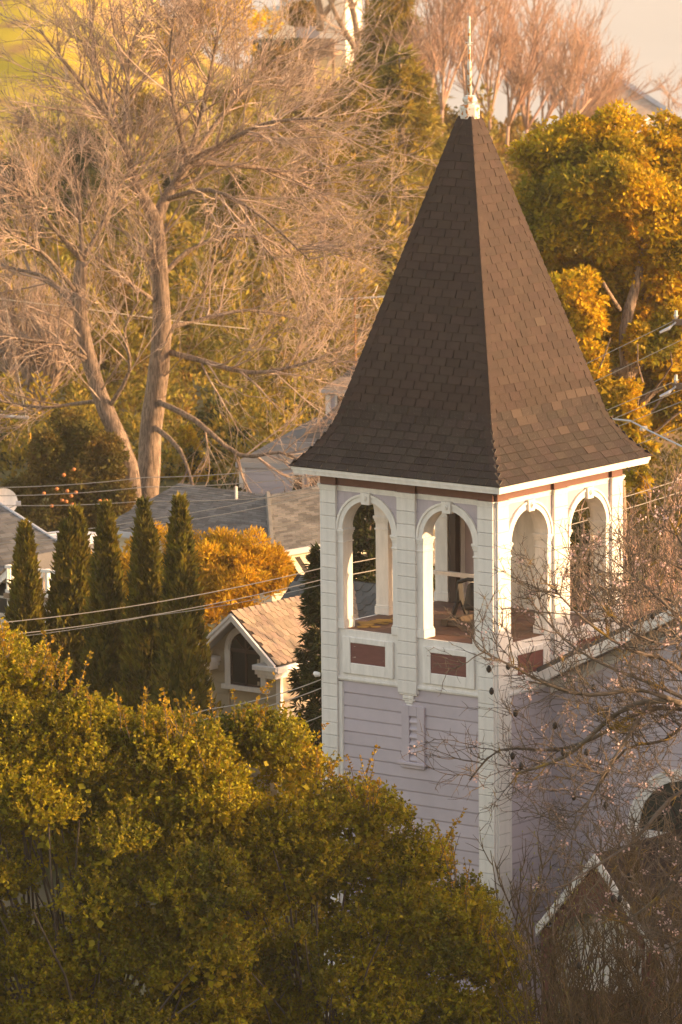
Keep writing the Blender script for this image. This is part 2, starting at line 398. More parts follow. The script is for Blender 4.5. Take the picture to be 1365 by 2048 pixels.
# boarded-up rear arch (lilac boards) seen through the front arches
f2 = face(2)
for i in range(10):
    b = MB(); b.box((2.40-RI+.004, .16, 6.87+i*BH), (2.40+RI-.004, .19, 6.87+(i+1)*BH-.008), f2); b.build('infill_board', lilac, church)
ib = MB(); ib.box((1.95, .19, 6.87), (2.85, .20, 8.83), f2); ib.build('infill_backing', lilac, church)
ps = MB(); ps.box((2.86, 2.86, 6.87), (2.98, 2.98, 9.1)); ps.build('inner_post', darkfr, church)
# railing boards across the belfry
ra = MB(); ra.box((2.38, .75, 7.37), (2.45, 2.95, 7.43)); ra.build('inner_rail', white, church)
for (a, b_) in ((2.385, .75), (2.385, 2.2)):
    q = MB(); q.box((a, b_, 6.87), (a+.06, b_+.06, 7.37)); q.build('rail_post', white, church)
lb = MB(); lb.box((-.045, -.02, 0), (.045, .02, .66), Matrix.Translation((1.52, .98, 6.88)) @ Matrix.Rotation(R(7), 4, 'Y')); lb.build('loose_board', white, church)
# pendant brackets and vent
for k in (0, 1):
    f = face(k); c = 1.65
    pe = MB()
    for z0, z1, hw, o_ in ((6.02, 6.06, .185, .03), (5.985, 6.02, .165, .015), (5.93, 5.985, .10, .0), (5.90, 5.93, .115, .01), (5.86, 5.90, .075, .02), (5.82, 5.86, .055, .03)):
        pe.box((c-hw, o_ if hw > .15 else .02+o_, z0), (c+hw, .09, z1), f)
    pe.build('pendant_bracket', white, church, bevel=.01)
f = face(0)
vf = MB()
vf.box((1.355, .025, 4.985), (1.49, .085, 5.83), f); vf.box((1.635, .025, 4.985), (1.78, .085, 5.83), f); vf.box((1.49, .025, 5.675), (1.635, .085, 5.83), f)
vent = vf.build('louvre_frame', lilac, church, bevel=.005)
vb = MB(); vb.box((1.49, .075, 4.985), (1.635, .084, 5.675), f); vb.build('louvre_back', iron, vent)  # dark sheet on the boards, stands in for the slot's shaded depth
for i in range(6):
    z = 5.0+i*.115
    lv = MB(); lv.poly([Vector(f(1.492, .03, z)), Vector(f(1.492, .072, z+.075)), Vector(f(1.492, .072, z+.09)), Vector(f(1.492, .03, z+.018))], Vector(f(.141, 0, 0))-Vector(f(0, 0, 0)))
    lv.build('louvre_slat', lilac, vent)
vs_ = MB(); vs_.box((1.33, -.01, 4.935), (1.835, .085, 4.985), f); vs_.box((1.36, .02, 4.885), (1.80, .085, 4.935), f); vs_.build('louvre_sill', lilac, vent, bevel=.008)
# ---- cornice
E_ = .285
cor = MB()
def ringbox(e0, e1, z0, z1, M_):
    a, b_ = -e1, W+e1; c, d_ = -e0, W+e0
    M_.box((a, a, z0), (b_, c, z1)); M_.box((a, d_, z0), (b_, b_, z1)); M_.box((a, c, z0), (c, d_, z1)); M_.box((d_, c, z0), (b_, d_, z1))
ringbox(-.05, .255, 9.205, 9.232, cor); ringbox(.10, .262, 9.232, 9.262, cor); ringbox(.1, .278, 9.262, 9.306, cor)
cor.build('cornice', white, church)
# ---- spire
prof = [(1.945, 9.315), (1.80, 9.46), (1.66, 9.63), (1.54, 9.81), (1.455, 9.98), (1.395, 10.16), (1.345, 10.34), (.115, 14.50)]
sp = MB(); rings = [[(1.65+sx*h, 1.65+sy*h, z) for sx, sy in ((-1, -1), (1, -1), (1, 1), (-1, 1))] for h, z in prof]
v = [q for r_ in rings for q in r_]; fs = [(i*4+k, i*4+(k+1) % 4, i*4+4+(k+1) % 4, i*4+4+k) for i in range(len(prof)-1) for k in range(4)]
fs.append((0, 1, 2, 3)); sp.add(v, fs)
spire = sp.build('spire_roof', joint, church)
seg = [math.hypot(prof[i+1][0]-prof[i][0], prof[i+1][1]-prof[i][1]) for i in range(len(prof)-1)]
cum = [0]
for s_ in seg: cum.append(cum[-1]+s_)
def at(s_):
    for i in range(len(seg)):
        if s_ <= cum[i+1]+1e-9 or i == len(seg)-1:
            t = (s_-cum[i])/seg[i]; return prof[i][0]+(prof[i+1][0]-prof[i][0])*t, prof[i][1]+(prof[i+1][1]-prof[i][1])*t
EXP = .128; nrow = int(cum[-1]/EXP)
def shm():
    b = MB()  # unit tab: x 0..1 along, y 0..1 up slope, z out; butt edge thick
    b.add([(0, 0, 0), (1, 0, 0), (1, 1.0, -.3), (0, 1.0, -.3), (0, 0, 1), (1, 0, 1), (1, 1.0, .25), (0, 1.0, .25)], [(0, 3, 2, 1), (4, 5, 6, 7), (0, 1, 5, 4), (1, 2, 6, 5), (2, 3, 7, 6), (3, 0, 4, 7)])
    return b.mesh('shingle')
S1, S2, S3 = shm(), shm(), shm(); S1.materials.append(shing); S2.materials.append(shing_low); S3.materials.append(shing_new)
S2.materials.append(mat('pale shingle edge', (.22, .20, .17), .9, .5, 9, col2=(.05, .035, .028)))  # paler colour on the side edges of the lower tabs
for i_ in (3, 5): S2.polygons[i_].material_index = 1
rest1, rest2, rest3 = MB(), MB(), MB(); cnt = 0
sh_r = random.Random(3)
for i in range(nrow):
    h0, z0 = at(i*EXP); h1, z1 = at(min((i+1)*EXP, cum[-1]-1e-6))
    for k in (0, 1, 2, 3):
        along = [Vector((0, 1, 0)), Vector((1, 0, 0)), Vector((0, 1, 0)), Vector((1, 0, 0))][k]
        outn = [Vector((-1, 0, 0)), Vector((0, -1, 0)), Vector((1, 0, 0)), Vector((0, 1, 0))][k]
        up = (Vector((0, 0, z1-z0)) - outn*(h0-h1)).normalized(); nrm = along.cross(up)
        if nrm.dot(outn) < 0: nrm = -nrm
        c0 = Vector((1.65, 1.65, z0))+outn*h0
        off = (i % 2)*.127+sh_r.uniform(-.015, .015); u = -h0-off
        while u < h0:
            a, b_ = max(u, -h0+.01), min(u+.254, h0-.01); u += .254
            if b_-a < .03: continue
            th = .015+sh_r.uniform(-.003, .006)
            o = c0+along*(a+.005)
            M_ = Matrix(((along.x*(b_-a-.010), up.x*EXP, nrm.x*th, o.x), (along.y*(b_-a-.010), up.y*EXP, nrm.y*th, o.y), (along.z*(b_-a-.010), up.z*EXP, nrm.z*th, o.z), (0, 0, 0, 1)))
            new = sh_r.random() < (.05 if i < 9 else .012) or (k == 1 and i in (9,) and .25 < a < 1.1)
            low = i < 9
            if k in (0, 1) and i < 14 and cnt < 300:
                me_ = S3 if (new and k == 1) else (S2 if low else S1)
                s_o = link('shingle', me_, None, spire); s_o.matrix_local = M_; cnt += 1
            else:
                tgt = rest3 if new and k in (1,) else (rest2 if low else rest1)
                q = [M_ @ vv.co for vv in S1.vertices]
                tgt.add(q, [(0, 3, 2, 1), (4, 5, 6, 7), (0, 1, 5, 4), (1, 2, 6, 5), (2, 3, 7, 6), (3, 0, 4, 7)])
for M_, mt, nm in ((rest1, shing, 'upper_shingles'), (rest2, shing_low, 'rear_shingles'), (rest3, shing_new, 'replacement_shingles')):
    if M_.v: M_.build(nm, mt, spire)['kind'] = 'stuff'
# hip caps, folded over each hip
for hi_, (sx, sy) in enumerate(((-1, -1), (-1, 1), (1, -1), (1, 1))):
    mm = MB()
    for i in range(int(cum[-1]/.135)):
        s0, s1 = i*.135, min((i+1)*.135+.02, cum[-1]-1e-4)
        h0, z0 = at(s0); h1, z1 = at(s1)
        g0, g1 = .016, .007; wd = .13
        def pt(h, z, side, lift, wdt):
            # side: 0 ridge point, 1 point on face x, 2 point on face y
            p = Vector((1.65+sx*(h+lift), 1.65+sy*(h+lift), z+lift*.3))
            if side == 1: p.x -= sx*wdt
            if side == 2: p.y -= sy*wdt
            return p
        w0 = min(wd, h0); w1 = min(wd, h1)
        b = MB() if sx*sy != 1 or sx < 0 else mm
        q = [pt(h0, z0, 1, g0, w0), pt(h0, z0, 0, g0, 0), pt(h0, z0, 2, g0, w0), pt(h1, z1, 1, g1, w1), pt(h1, z1, 0, g1, 0), pt(h1, z1, 2, g1, w1),
             pt(h0, z0, 1, 0.0, w0), pt(h0, z0, 0, 0.0, 0), pt(h0, z0, 2, 0.0, w0)]
        b.add(q, [(0, 1, 4, 3), (1, 2, 5, 4), (6, 7, 1, 0), (7, 8, 2, 1), (0, 3, 6), (2, 8, 5)])
        if b is not mm: b.build('hip_cap', shing, spire)
    if mm.v: mm.build('rear_hip_caps', shing, spire)
# ---- finial
def lathe(prof_, n=16, c=(1.65, 1.65)):
    b = MB(); vv = []; 
    for r_, z in prof_: vv += [(c[0]+r_*math.cos(2*math.pi*(k+.5)/n), c[1]+r_*math.sin(2*math.pi*(k+.5)/n), z) for k in range(n)]
    ff = [(i*n+k, i*n+(k+1) % n, (i+1)*n+(k+1) % n, (i+1)*n+k) for i in range(len(prof_)-1) for k in range(n)]
    ff += [tuple(range(n))[::-1], tuple(range((len(prof_)-1)*n, len(prof_)*n))]
    return b.add(vv, ff)
fin = lathe([(.150, 14.46), (.155, 14.47), (.155, 14.63), (.14, 14.66), (.08, 14.675), (.09, 14.70), (.112, 14.715), (.112, 14.76), (.085, 14.80), (.04, 14.81)], 8).build('finial', metalw, church)
lathe([(.034, 14.80), (.03, 15.3), (.018, 15.32), (.022, 15.6), (.016, 15.95)], 10).build('finial_rod', metalw, fin, smooth=True)
kn = MB(); kn.tube([(1.65-.035, 1.65+.045, 15.58), (1.65+.035, 1.65-.045, 15.58)], .016, 8); kn.tube([(1.63, 1.67, 15.55), (1.67, 1.63, 15.55)], .026, 8); kn.tube([(1.65, 1.65, 15.93), (1.65, 1.65, 15.98)], [.024, .018], 8)
kn.build('rod_knob', metalw, fin)
# insulator on the left tower edge
ins = MB(); ins.tube([(.02, 3.30, 6.13), (.0, 3.36, 6.13), (-.0, 3.40, 6.15)], [.03, .045, .02], 8); ins.build('wire_bracket', white, church)
# ---- nave: facade, rake, lunette, porch
FX = 1.41; YC = -2.38; YG = -2.95; ZA = 6.12+.5*(.42-YG)
nv = MB()
gpts = [(FX+.04, .08, 0), (FX+.04, .08, 6.20), (FX+.04, YG, ZA-.12), (FX+.04, 2*YG-.08, 6.20), (FX+.04, 2*YG-.08, 0)]
nv.poly([Vector(p) for p in gpts], (16, 0, 0)); nv.build('nave', lilac, church)
i = 0; z = 6.10+BH*7
while z > 0:
    z0 = z-BH; ytop = .05
    if z > 6.10: ytop = YG+(ZA-z-.16)/.5
    yb = 2*YG-ytop if z > 6.1 else -5.9
    if ytop > yb+.3:
        me_ = board_mesh('facade_board', ytop-yb); me_.materials.append(lilac)
        M_ = Matrix(((0, 1, 0, FX+.038), (1, 0, 0, yb), (0, 0, 1, z0), (0, 0, 0, 1)))
        link('facade_board', me_, None, church, M_)
    z -= BH
ic = MB(); ic.box((FX-.01, .03, 0), (FX+.04, .085, 6.1)); ic.build('corner_bead', lilac, church)
for sg in (1, -1):
    rk = MB()
    y0, z0, y1, z1 = YG+sg*3.45, ZA-3.45*.5, YG, ZA
    rk.poly([Vector((FX-.35, y0, z0)), Vector((FX-.35, y0, z0+.10)), Vector((FX-.35, y1, z1+.10)), Vector((FX-.35, y1, z1))], (16.4, 0, 0))
    rk.build('nave_roof', roofg, church)
    bb = MB(); bb.poly([Vector((FX-.38, y0, z0-.16)), Vector((FX-.38, y0, z0+.02)), Vector((FX-.38, y1, z1+.02)), Vector((FX-.38, y1, z1-.16))], (.03, 0, 0))
    bb.poly([Vector((FX+.0, y0, z0-.34)), Vector((FX+.0, y0, z0-.14)), Vector((FX+.0, y1, z1-.14)), Vector((FX+.0, y1, z1-.34))], (.04, 0, 0))
    bb.build('rake_board', white, church, bevel=.01)
    so = MB(); so.poly([Vector((FX-.35, y0, z0-.10)), Vector((FX-.35, y0, z0-.01)), Vector((FX-.35, y1, z1-.01)), Vector((FX-.35, y1, z1-.10))], (.40, 0, 0)); so.build('rake_soffit', maroon, church)
# lunette window in the facade
lz, lr = 4.12, .80
fr = MB(); n = 20
for r0, r1, w0 in ((lr, lr+.14, -.03), (lr+.14, lr+.18, -.05)):
    vv = []; 
    for rr_, xx in ((r0, FX+w0), (r1, FX+w0), (r0, FX+.05), (r1, FX+.05)): vv += [(xx, YC+rr_*math.cos(math.pi*i/n), lz+rr_*math.sin(math.pi*i/n)) for i in range(n+1)]
    N = n+1; fr.add(vv, [q for i in range(n) for q in ((i, i+1, N+i+1, N+i), (i, i+1, 2*N+i+1, 2*N+i), (N+i, N+i+1, 3*N+i+1, 3*N+i))])
fr.box((FX-.06, YC-1.02, lz-.10), (FX+.05, YC+1.02, lz))
lun = fr.build('lunette_window', white, church)
gl = MB(); gl.poly([Vector((FX+.0, YC+lr*math.cos(math.pi*i/n), lz+lr*math.sin(math.pi*i/n))) for i in range(n+1)], (.02, 0, 0)); gl.build('pane', glassd, lun)
mu = MB()
for a in (30, 60, 90, 120, 150): mu.tube([(FX-.015, YC+.2*math.cos(R(a)), lz+.2*math.sin(R(a))), (FX-.015, YC+lr*math.cos(R(a)), lz+lr*math.sin(R(a)))], .012, 5)
mu.tube([(FX-.015, YC+.2*math.cos(R(a)), lz+.2*math.sin(R(a))) for a in range(0, 181, 15)], .012, 5)
mu.tube([(FX-.015, YC+.5*math.cos(R(a)), lz+.5*math.sin(R(a))) for a in range(0, 181, 15)], .012, 5)
mu.build('muntin', darkfr, lun)
# entrance porch
PX = -.85; PA = 4.16; PH = .93; PE = 3.10
po = MB()
sl = (PA-PE)/PH
for sg in (1, -1):
    q = MB(); q.poly([Vector((PX, YC, PA)), Vector((PX, YC, PA+.07)), Vector((PX, YC+sg*(PH+.10), PE-.10*sl+.07)), Vector((PX, YC+sg*(PH+.10), PE-.10*sl))], (FX-PX, 0, 0)); q.build('porch_roof', shing, church)
    q = MB(); q.poly([Vector((PX-.04, YC, PA-.09)), Vector((PX-.04, YC, PA+.075)), Vector((PX-.04, YC+sg*(PH+.12), PE-.12*sl+.075)), Vector((PX-.04, YC+sg*(PH+.12), PE-.12*sl-.09))], (.04, 0, 0)); q.build('porch_bargeboard', white, church, bevel=.008)
    q = MB(); q.box((PX+.02, YC+sg*PH-.06, 0), (PX+.16, YC+sg*PH+.06, 3.0)); q.build('porch_post', maroon, church)
n = 14; q = MB()
arc = [(YC+.80*math.cos(math.pi*i/n), 2.72+.62*math.sin(math.pi*i/n)) for i in range(n+1)]
for i in range(n):
    (y0, z0), (y1, z1) = arc[i], arc[i+1]
    t0 = PA-abs(y0-YC)*sl-.08; t1 = PA-abs(y1-YC)*sl-.08
    q.poly([Vector((PX+.03, y0, z0)), Vector((PX+.03, y0, t0)), Vector((PX+.03, y1, t1)), Vector((PX+.03, y1, z1))], (.06, 0, 0))
q.build('porch_gable', maroon, church)
for sg in (1, -1):
    q = MB(); q.box((PX+.03, YC+sg*.84-.06, 0), (PX+.10, YC+sg*.84+.06, 2.74)); q.build('porch_pier', maroon, church)
q = MB(); q.box((PX+.28, YC-.80, 2.10), (PX+.34, YC+.80, 3.32)); q.build('porch_infill', white, church)
q = MB(); q.box((PX+.22, YC-.92, 2.0), (PX+.36, YC+.92, 2.12)); q.build('transom', maroon, church)
for i in range(9):
    q = MB(); q.box((PX+.272, YC-.86+i*.195, 2.13), (PX+.284, YC-.86+i*.195+.18, 3.30)); q.build('infill_board', white, church)
for sg in (1, -1):
    q = MB(); q.box((PX+.30, YC+(.03 if sg > 0 else -.85), .1), (PX+.34, YC+(.85 if sg > 0 else -.03), 2.0)); dd = q.build('entrance_door', maroon, church)
    q = MB(); q.box((PX+.285, YC+sg*.44-.25, 1.0), (PX+.30, YC+sg*.44+.25, 1.85)); q.build('door_glass', glassd, dd)
    q = MB(); q.box((PX+.29, YC+sg*.87-.03, .1), (PX+.35, YC+sg*.87+.03, 2.0)); q.build('door_jamb', white, church)
q = MB(); q.box((PX+.28, YC-.028, .1), (PX+.35, YC+.028, 2.0)); q.build('door_mullion', white, church)
q = MB(); q.box((PX-.3, YC-1.2, -.05), (FX, YC+1.2, .1)); q.build('porch_step', cream, church)

# ---- bell stand in the belfry
bst = empty('bell', church.matrix_basis @ Vector((1.50, 1.52, 6.875)), TA, 'dark iron church bell in its cast stand on the belfry floor', 'bell')
q = MB(); q.box((-.42, -.30, 0), (.42, -.18, .09)); q.box((-.42, .18, 0), (.42, .30, .09)); q.box((-.40, -.18, .01), (-.3, .18, .08)); q.build('base_timber', polem, bst)
for sg in (-1, 1):
    q = MB(); q.poly([Vector((-.24, sg*.24, .09)), Vector((-.10, sg*.24, .30)), Vector((-.05, sg*.24, .62)), Vector((.05, sg*.24, .62)), Vector((.10, sg*.24, .30)), Vector((.24, sg*.24, .09)), Vector((.14, sg*.24, .09)), Vector((0, sg*.24, .34)), Vector((-.14, sg*.24, .09))], (0, .035, 0)); q.build('stand_leg', iron, bst)
q = MB(); q.tube([(0, -.28, .6), (0, -.1, .66), (0, .1, .66), (0, .28, .6)], .03, 8); q.build('yoke', iron, bst)
q = lathe([(.03, .62), (.07, .60), (.10, .55), (.115, .42), (.14, .30), (.19, .22), (.175, .22), (.10, .40)], 20, (0, 0)); q.build('bell_body', mat('bell bronze', (.04, .032, .025), .6, .2, 6), bst, smooth=True)
#@@PART2
# ================================================================== vegetation helpers
def nrm(a): return a/np.maximum(np.linalg.norm(a, axis=-1, keepdims=True), 1e-9)
def prisms(A, B, ra, rb, sides=3):
    """(n,3) segment ends and radii -> vertices, quads"""
    A = np.asarray(A, float); B = np.asarray(B, float); n = len(A)
    t = nrm(B-A); a = np.where(np.abs(t[:, 2:3]) < .9, np.array([[0, 0, 1.]]), np.array([[1., 0, 0]]))
    u = nrm(np.cross(t, a)); w = np.cross(t, u)
    an = 2*np.pi*np.arange(sides)/sides; c = np.cos(an)[None, :, None]; s = np.sin(an)[None, :, None]
    ring = u[:, None]*c+w[:, None]*s
    Va = A[:, None]+ring*np.asarray(ra)[:, None, None]; Vb = B[:, None]+ring*np.asarray(rb)[:, None, None]
    V_ = np.concatenate([Va, Vb], 1).reshape(-1, 3)
    k = np.arange(sides); k2 = (k+1) % sides
    f = np.stack([k, k2, k2+sides, k+sides], -1)[None]+(np.arange(n)*2*sides)[:, None, None]
    return V_, f.reshape(-1, 4)
def grow(P0, D, L, r0, nseg, wander=.15, up=0., sag=0., taper=.35):
    """branches grown as wandering lines. returns nodes (n,nseg+1,3) and radii"""
    n = len(P0); N = np.zeros((n, nseg+1, 3)); N[:, 0] = P0; D = nrm(np.asarray(D, float)); st_ = (np.asarray(L)/nseg)[:, None]
    for i in range(nseg):
        D = D+rng.normal(0, wander, (n, 3)); D[:, 2] += up-sag*(i/nseg); D = nrm(D)
        N[:, i+1] = N[:, i]+D*st_
    tt = np.linspace(0, 1, nseg+1)[None]
    return N, np.asarray(r0)[:, None]*(1-(1-taper)*tt)
def spawn(N, Rd, k, t0, t1, ang, fwd=.6, upb=0.):
    """k children per branch; returns start, dir, parent radius, t"""
    n, s, _ = N.shape; s -= 1
    t = rng.uniform(t0, t1, (n, k)); i = np.minimum((t*s).astype(int), s-1); fr_ = t*s-i
    idx = np.arange(n)[:, None]
    A = N[idx, i]; B = N[idx, i+1]; p = A+(B-A)*fr_[..., None]
    d = nrm(B-A); rnd = rng.normal(0, 1, (n, k, 3)); perp = nrm(rnd-d*np.sum(rnd*d, -1, keepdims=True))
    perp[..., 2] += upb
    dd = nrm(d*fwd+perp*ang); rr = Rd[idx, i]
    return p.reshape(-1, 3), dd.reshape(-1, 3), rr.reshape(-1), t.reshape(-1)
def segs(N, Rd):
    return N[:, :-1].reshape(-1, 3), N[:, 1:].reshape(-1, 3), Rd[:, :-1].ravel(), Rd[:, 1:].ravel()
def seg_obj(name, lst, mt, parent, sides=3, kind=None):
    A = np.concatenate([q[0] for q in lst]); B = np.concatenate([q[1] for q in lst]); ra = np.concatenate([q[2] for q in lst]); rb = np.concatenate([q[3] for q in lst])
    V_, F_ = prisms(A, B, ra, rb, sides)
    o = link(name, np_mesh(name, V_, F_), mt, parent)
    if kind: o['kind'] = kind
    return o
def leaves(name, C, D, ln, wd, mt, parent, kind=None, spread=.6):
    """leaf blades at C growing along D (n,3), folded along the midrib"""
    n = len(C); D = nrm(D+rng.normal(0, spread, (n, 3))); a = nrm(np.cross(D, rng.normal(0, 1, (n, 3)))); nn = np.cross(D, a)
    ln = (np.asarray(ln)*rng.uniform(.7, 1.3, n))[:, None]; wd = (np.asarray(wd)*rng.uniform(.8, 1.2, n))[:, None]
    p0 = C; p2 = C+D*ln; m1 = C+D*ln*.45+a*wd*.5+nn*wd*.18; m2 = C+D*ln*.45-a*wd*.5+nn*wd*.18
    V_ = np.stack([p0, m1, p2, m2], 1).reshape(-1, 3)
    b = (np.arange(n)*4)[:, None]
    o = link(name, np_mesh(name, V_, np.concatenate([b+np.array([[0, 1, 2]]), b+np.array([[0, 2, 3]])])), mt, parent)
    if kind: o['kind'] = kind
    return o
def parray(pts): return np.array([tuple(P(*q)) for q in pts])
def limb(name, pts, rad, mt, parent, n=8):
    b = MB(); 
    # Catmull refinement
    pp = [Vector(p) for p in pts]; q = []; rr_ = []
    for i in range(len(pp)-1):
        a0 = pp[max(i-1, 0)]; a1 = pp[i]; a2 = pp[i+1]; a3 = pp[min(i+2, len(pp)-1)]
        for t in (0, .33, .66):
            q.append(.5*((2*a1)+(a2-a0)*t+(2*a0-5*a1+4*a2-a3)*t*t+(3*a1-a0-3*a2+a3)*t**3)); rr_.append((rad[i]+(rad[i+1]-rad[i])*t)*random.uniform(.94, 1.06))
    q.append(pp[-1]); rr_.append(rad[-1])
    b.tube(q, rr_, n); return b.build(name, mt, parent, smooth=True), np.array([tuple(x) for x in q]), np.array(rr_)
def resample(q, rr_, n=8):
    t = np.linspace(0, len(q)-1, n+1); i = np.minimum(t.astype(int), len(q)-2); f_ = (t-i)[:, None]
    return q[i]*(1-f_)+q[i+1]*f_, rr_[i]*(1-f_[:, 0])+rr_[i+1]*f_[:, 0]

# ================================================================== foreground evergreen trees (left)
def clump_tree(label, name, cat, base, centers, radii, nspr, per, ll, lw, lm, shoots=None, up=.9, trunk_r=.16, barkm=None, group=None, inner=0):
    """broad-leaved evergreen: trunk, a bough to each clump, sprigs of leaves on each clump"""
    t = empty(name, base, 0, label, cat, group); b0_ = np.array(base)
    C_ = np.array(centers, float)-b0_; Rr = np.array(radii, float)
    low = C_[:, 2].min(); th = max(low*.7, .8); top = np.array([C_[:, 0].mean()*.5, C_[:, 1].mean()*.5, th])
    limb('trunk', [(0, 0, -.2), tuple(top*.5+np.array([.05, .03, 0])), tuple(top)], [trunk_r*1.3, trunk_r, trunk_r*.8], barkm or bark, t)
    bm_ = MB()
    pick = rng.permutation(len(C_))[:max(8, len(C_)//2)]
    A = np.repeat(top[None], len(pick), 0); Dd = C_[pick]-A; Ld = np.linalg.norm(Dd, axis=1)*.86
    N, Rd = grow(A, Dd, Ld, np.full(len(pick), trunk_r*.16), 6, .10)
    seg_obj('boughs', [segs(N, Rd)], barkm or bark, t, 5)
    # sprigs
    LC = []; LD = []; SA = []; SB = []
    for c, r_ in zip(C_, Rr):
        n = int(nspr*(r_/np.mean(Rr))**2)
        d = nrm(rng.normal(0, 1, (n, 3))); d[:, 2] = np.abs(d[:, 2])*.8+d[:, 2]*.2; d = nrm(d)
        p = c+d*r_*rng.uniform(.55, 1.02, (n, 1))*np.array([1, 1, .85])
        sdir = nrm(d+np.array([0, 0, up])+rng.normal(0, .25, (n, 3)))
        L = rng.uniform(.5, 1.2, n)*ll*3.6
        SA.append(p); SB.append(p+sdir*L[:, None])
        tt = (np.arange(per)+.5)/per; q = p[:, None]+sdir[:, None]*(L[:, None]*tt[None])[..., None]
        a = nrm(np.cross(sdir, rng.normal(0, 1, (n, 3)))); bb = np.cross(sdir, a); ph = np.arange(per)*2.4
        rad = a[:, None]*np.cos(ph)[None, :, None]+bb[:, None]*np.sin(ph)[None, :, None]
        LD.append((rad+sdir[:, None]*.7).reshape(-1, 3)); LC.append(q.reshape(-1, 3))
    A = np.concatenate(SA); B = np.concatenate(SB)
    A = A[::4]; B = B[::4]; V_, F_ = prisms(A, B, np.full(len(A), .006), np.full(len(A), .003)); o = link('sprig_stems', np_mesh('sprig_stems', V_, F_), barkm or bark, t); o['kind'] = 'stuff'
    leaves('foliage', np.concatenate(LC), np.concatenate(LD), ll, lw, lm, t, 'stuff', .55)
    if inner:
        k_ = inner; ci = rng.integers(0, len(C_), k_); q = C_[ci]+rng.normal(0, .28, (k_, 3))*Rr[ci][:, None]
        leaves('inner_foliage', q, rng.normal(0, 1, (k_, 3)), ll*2., lw*2., lm, t, 'stuff', 1.)
    if shoots is not None:
        A = np.array(shoots, float)-b0_; n = len(A); per2 = 26
        sdir = nrm(np.stack([rng.normal(0, .3, n), rng.normal(0, .2, n), np.ones(n)], -1)); L = rng.uniform(.25, .8, n)
        N, Rd = grow(A, sdir, L, np.full(n, .008), 5, .10)
        seg_obj('shoot_stems', [segs(N, Rd)], barkm or bark, t, 3, 'stuff')
        pp, dd, _, _ = spawn(N, Rd, per2, .05, 1., 1., .6)
        leaves('shoot_leaves', pp, dd, ll*1.0, lw, lf_shoot, t, 'stuff', .2)
    return t
def envelope(outline, d0, depth, n, r0, r1, ybot=2130, bias=.5):
    """clump centres inside a crown whose upper edge the outline gives; the crown is rounded in depth"""
    xs = [p[0] for p in outline]; ys = [p[1] for p in outline]; C_ = []; Rr = []
    while len(C_) < n:
        x = random.uniform(xs[0], xs[-1]); yt = np.interp(x, xs, ys); y = yt+(ybot-yt)*random.random()**1.0
        r_ = random.uniform(r0, r1); h = (y-yt)/600.; ex = depth*min(1, .35+h*1.2)
        side = -1 if random.random() < .72 else 1
        d = d0+side*ex*random.uniform(.45, 1.)
        y2 = max(y, yt+r_*FPX/d*.95)
        C_.append(tuple(P(x, y2, d))); Rr.append(r_)
    return C_, Rr
def outline_shoots(outline, d0, dd, n, dy=(5, 60)):
    xs = [p[0] for p in outline]; ys = [p[1] for p in outline]; out = []
    for i in range(n):
        x = random.uniform(xs[0], xs[-1]); y = np.interp(x, xs, ys); out.append(tuple(P(x, y+random.uniform(*dy), d0+random.uniform(-dd, dd))))
    return out
olA = [(-160, 1230), (-40, 1235), (30, 1290), (120, 1330), (180, 1400), (260, 1420), (380, 1430), (420, 1500), (470, 1580)]
cA, rA = envelope(olA, 79.5, 1.6, 185, .30, .55)
shA = outline_shoots(olA, 78.5, 1.2, 60, (25, 60))
pA = P(150, 1700, 79.5)
darkbark = mat('dark grey bark', (.13, .10, .075), .9, .4, 4)  # one even, darker bark for both foreground evergreens
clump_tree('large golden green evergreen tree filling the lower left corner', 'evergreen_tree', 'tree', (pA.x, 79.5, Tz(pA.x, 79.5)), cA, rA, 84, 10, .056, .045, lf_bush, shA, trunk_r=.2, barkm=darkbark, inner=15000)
olB = [(360, 1510), (420, 1450), (500, 1420), (560, 1430), (600, 1490), (650, 1545), (720, 1560), (790, 1620), (850, 1670), (900, 1720), (940, 1790), (985, 1880), (1015, 1990), (1030, 2100)]
cB, rB = envelope(olB, 80.5, 1.5, 200, .30, .52)
shB = outline_shoots(olB, 79.8, 1.0, 60, (20, 55))
pB = P(700, 1900, 80.5)
clump_tree('darker evergreen tree in front of the lilac tower wall at the bottom centre', 'evergreen_tree', 'tree', (pB.x, 80.5, Tz(pB.x, 80.5)), cB, rB, 84, 10, .054, .043, lf_bush, shB, trunk_r=.18, barkm=darkbark, inner=15000)

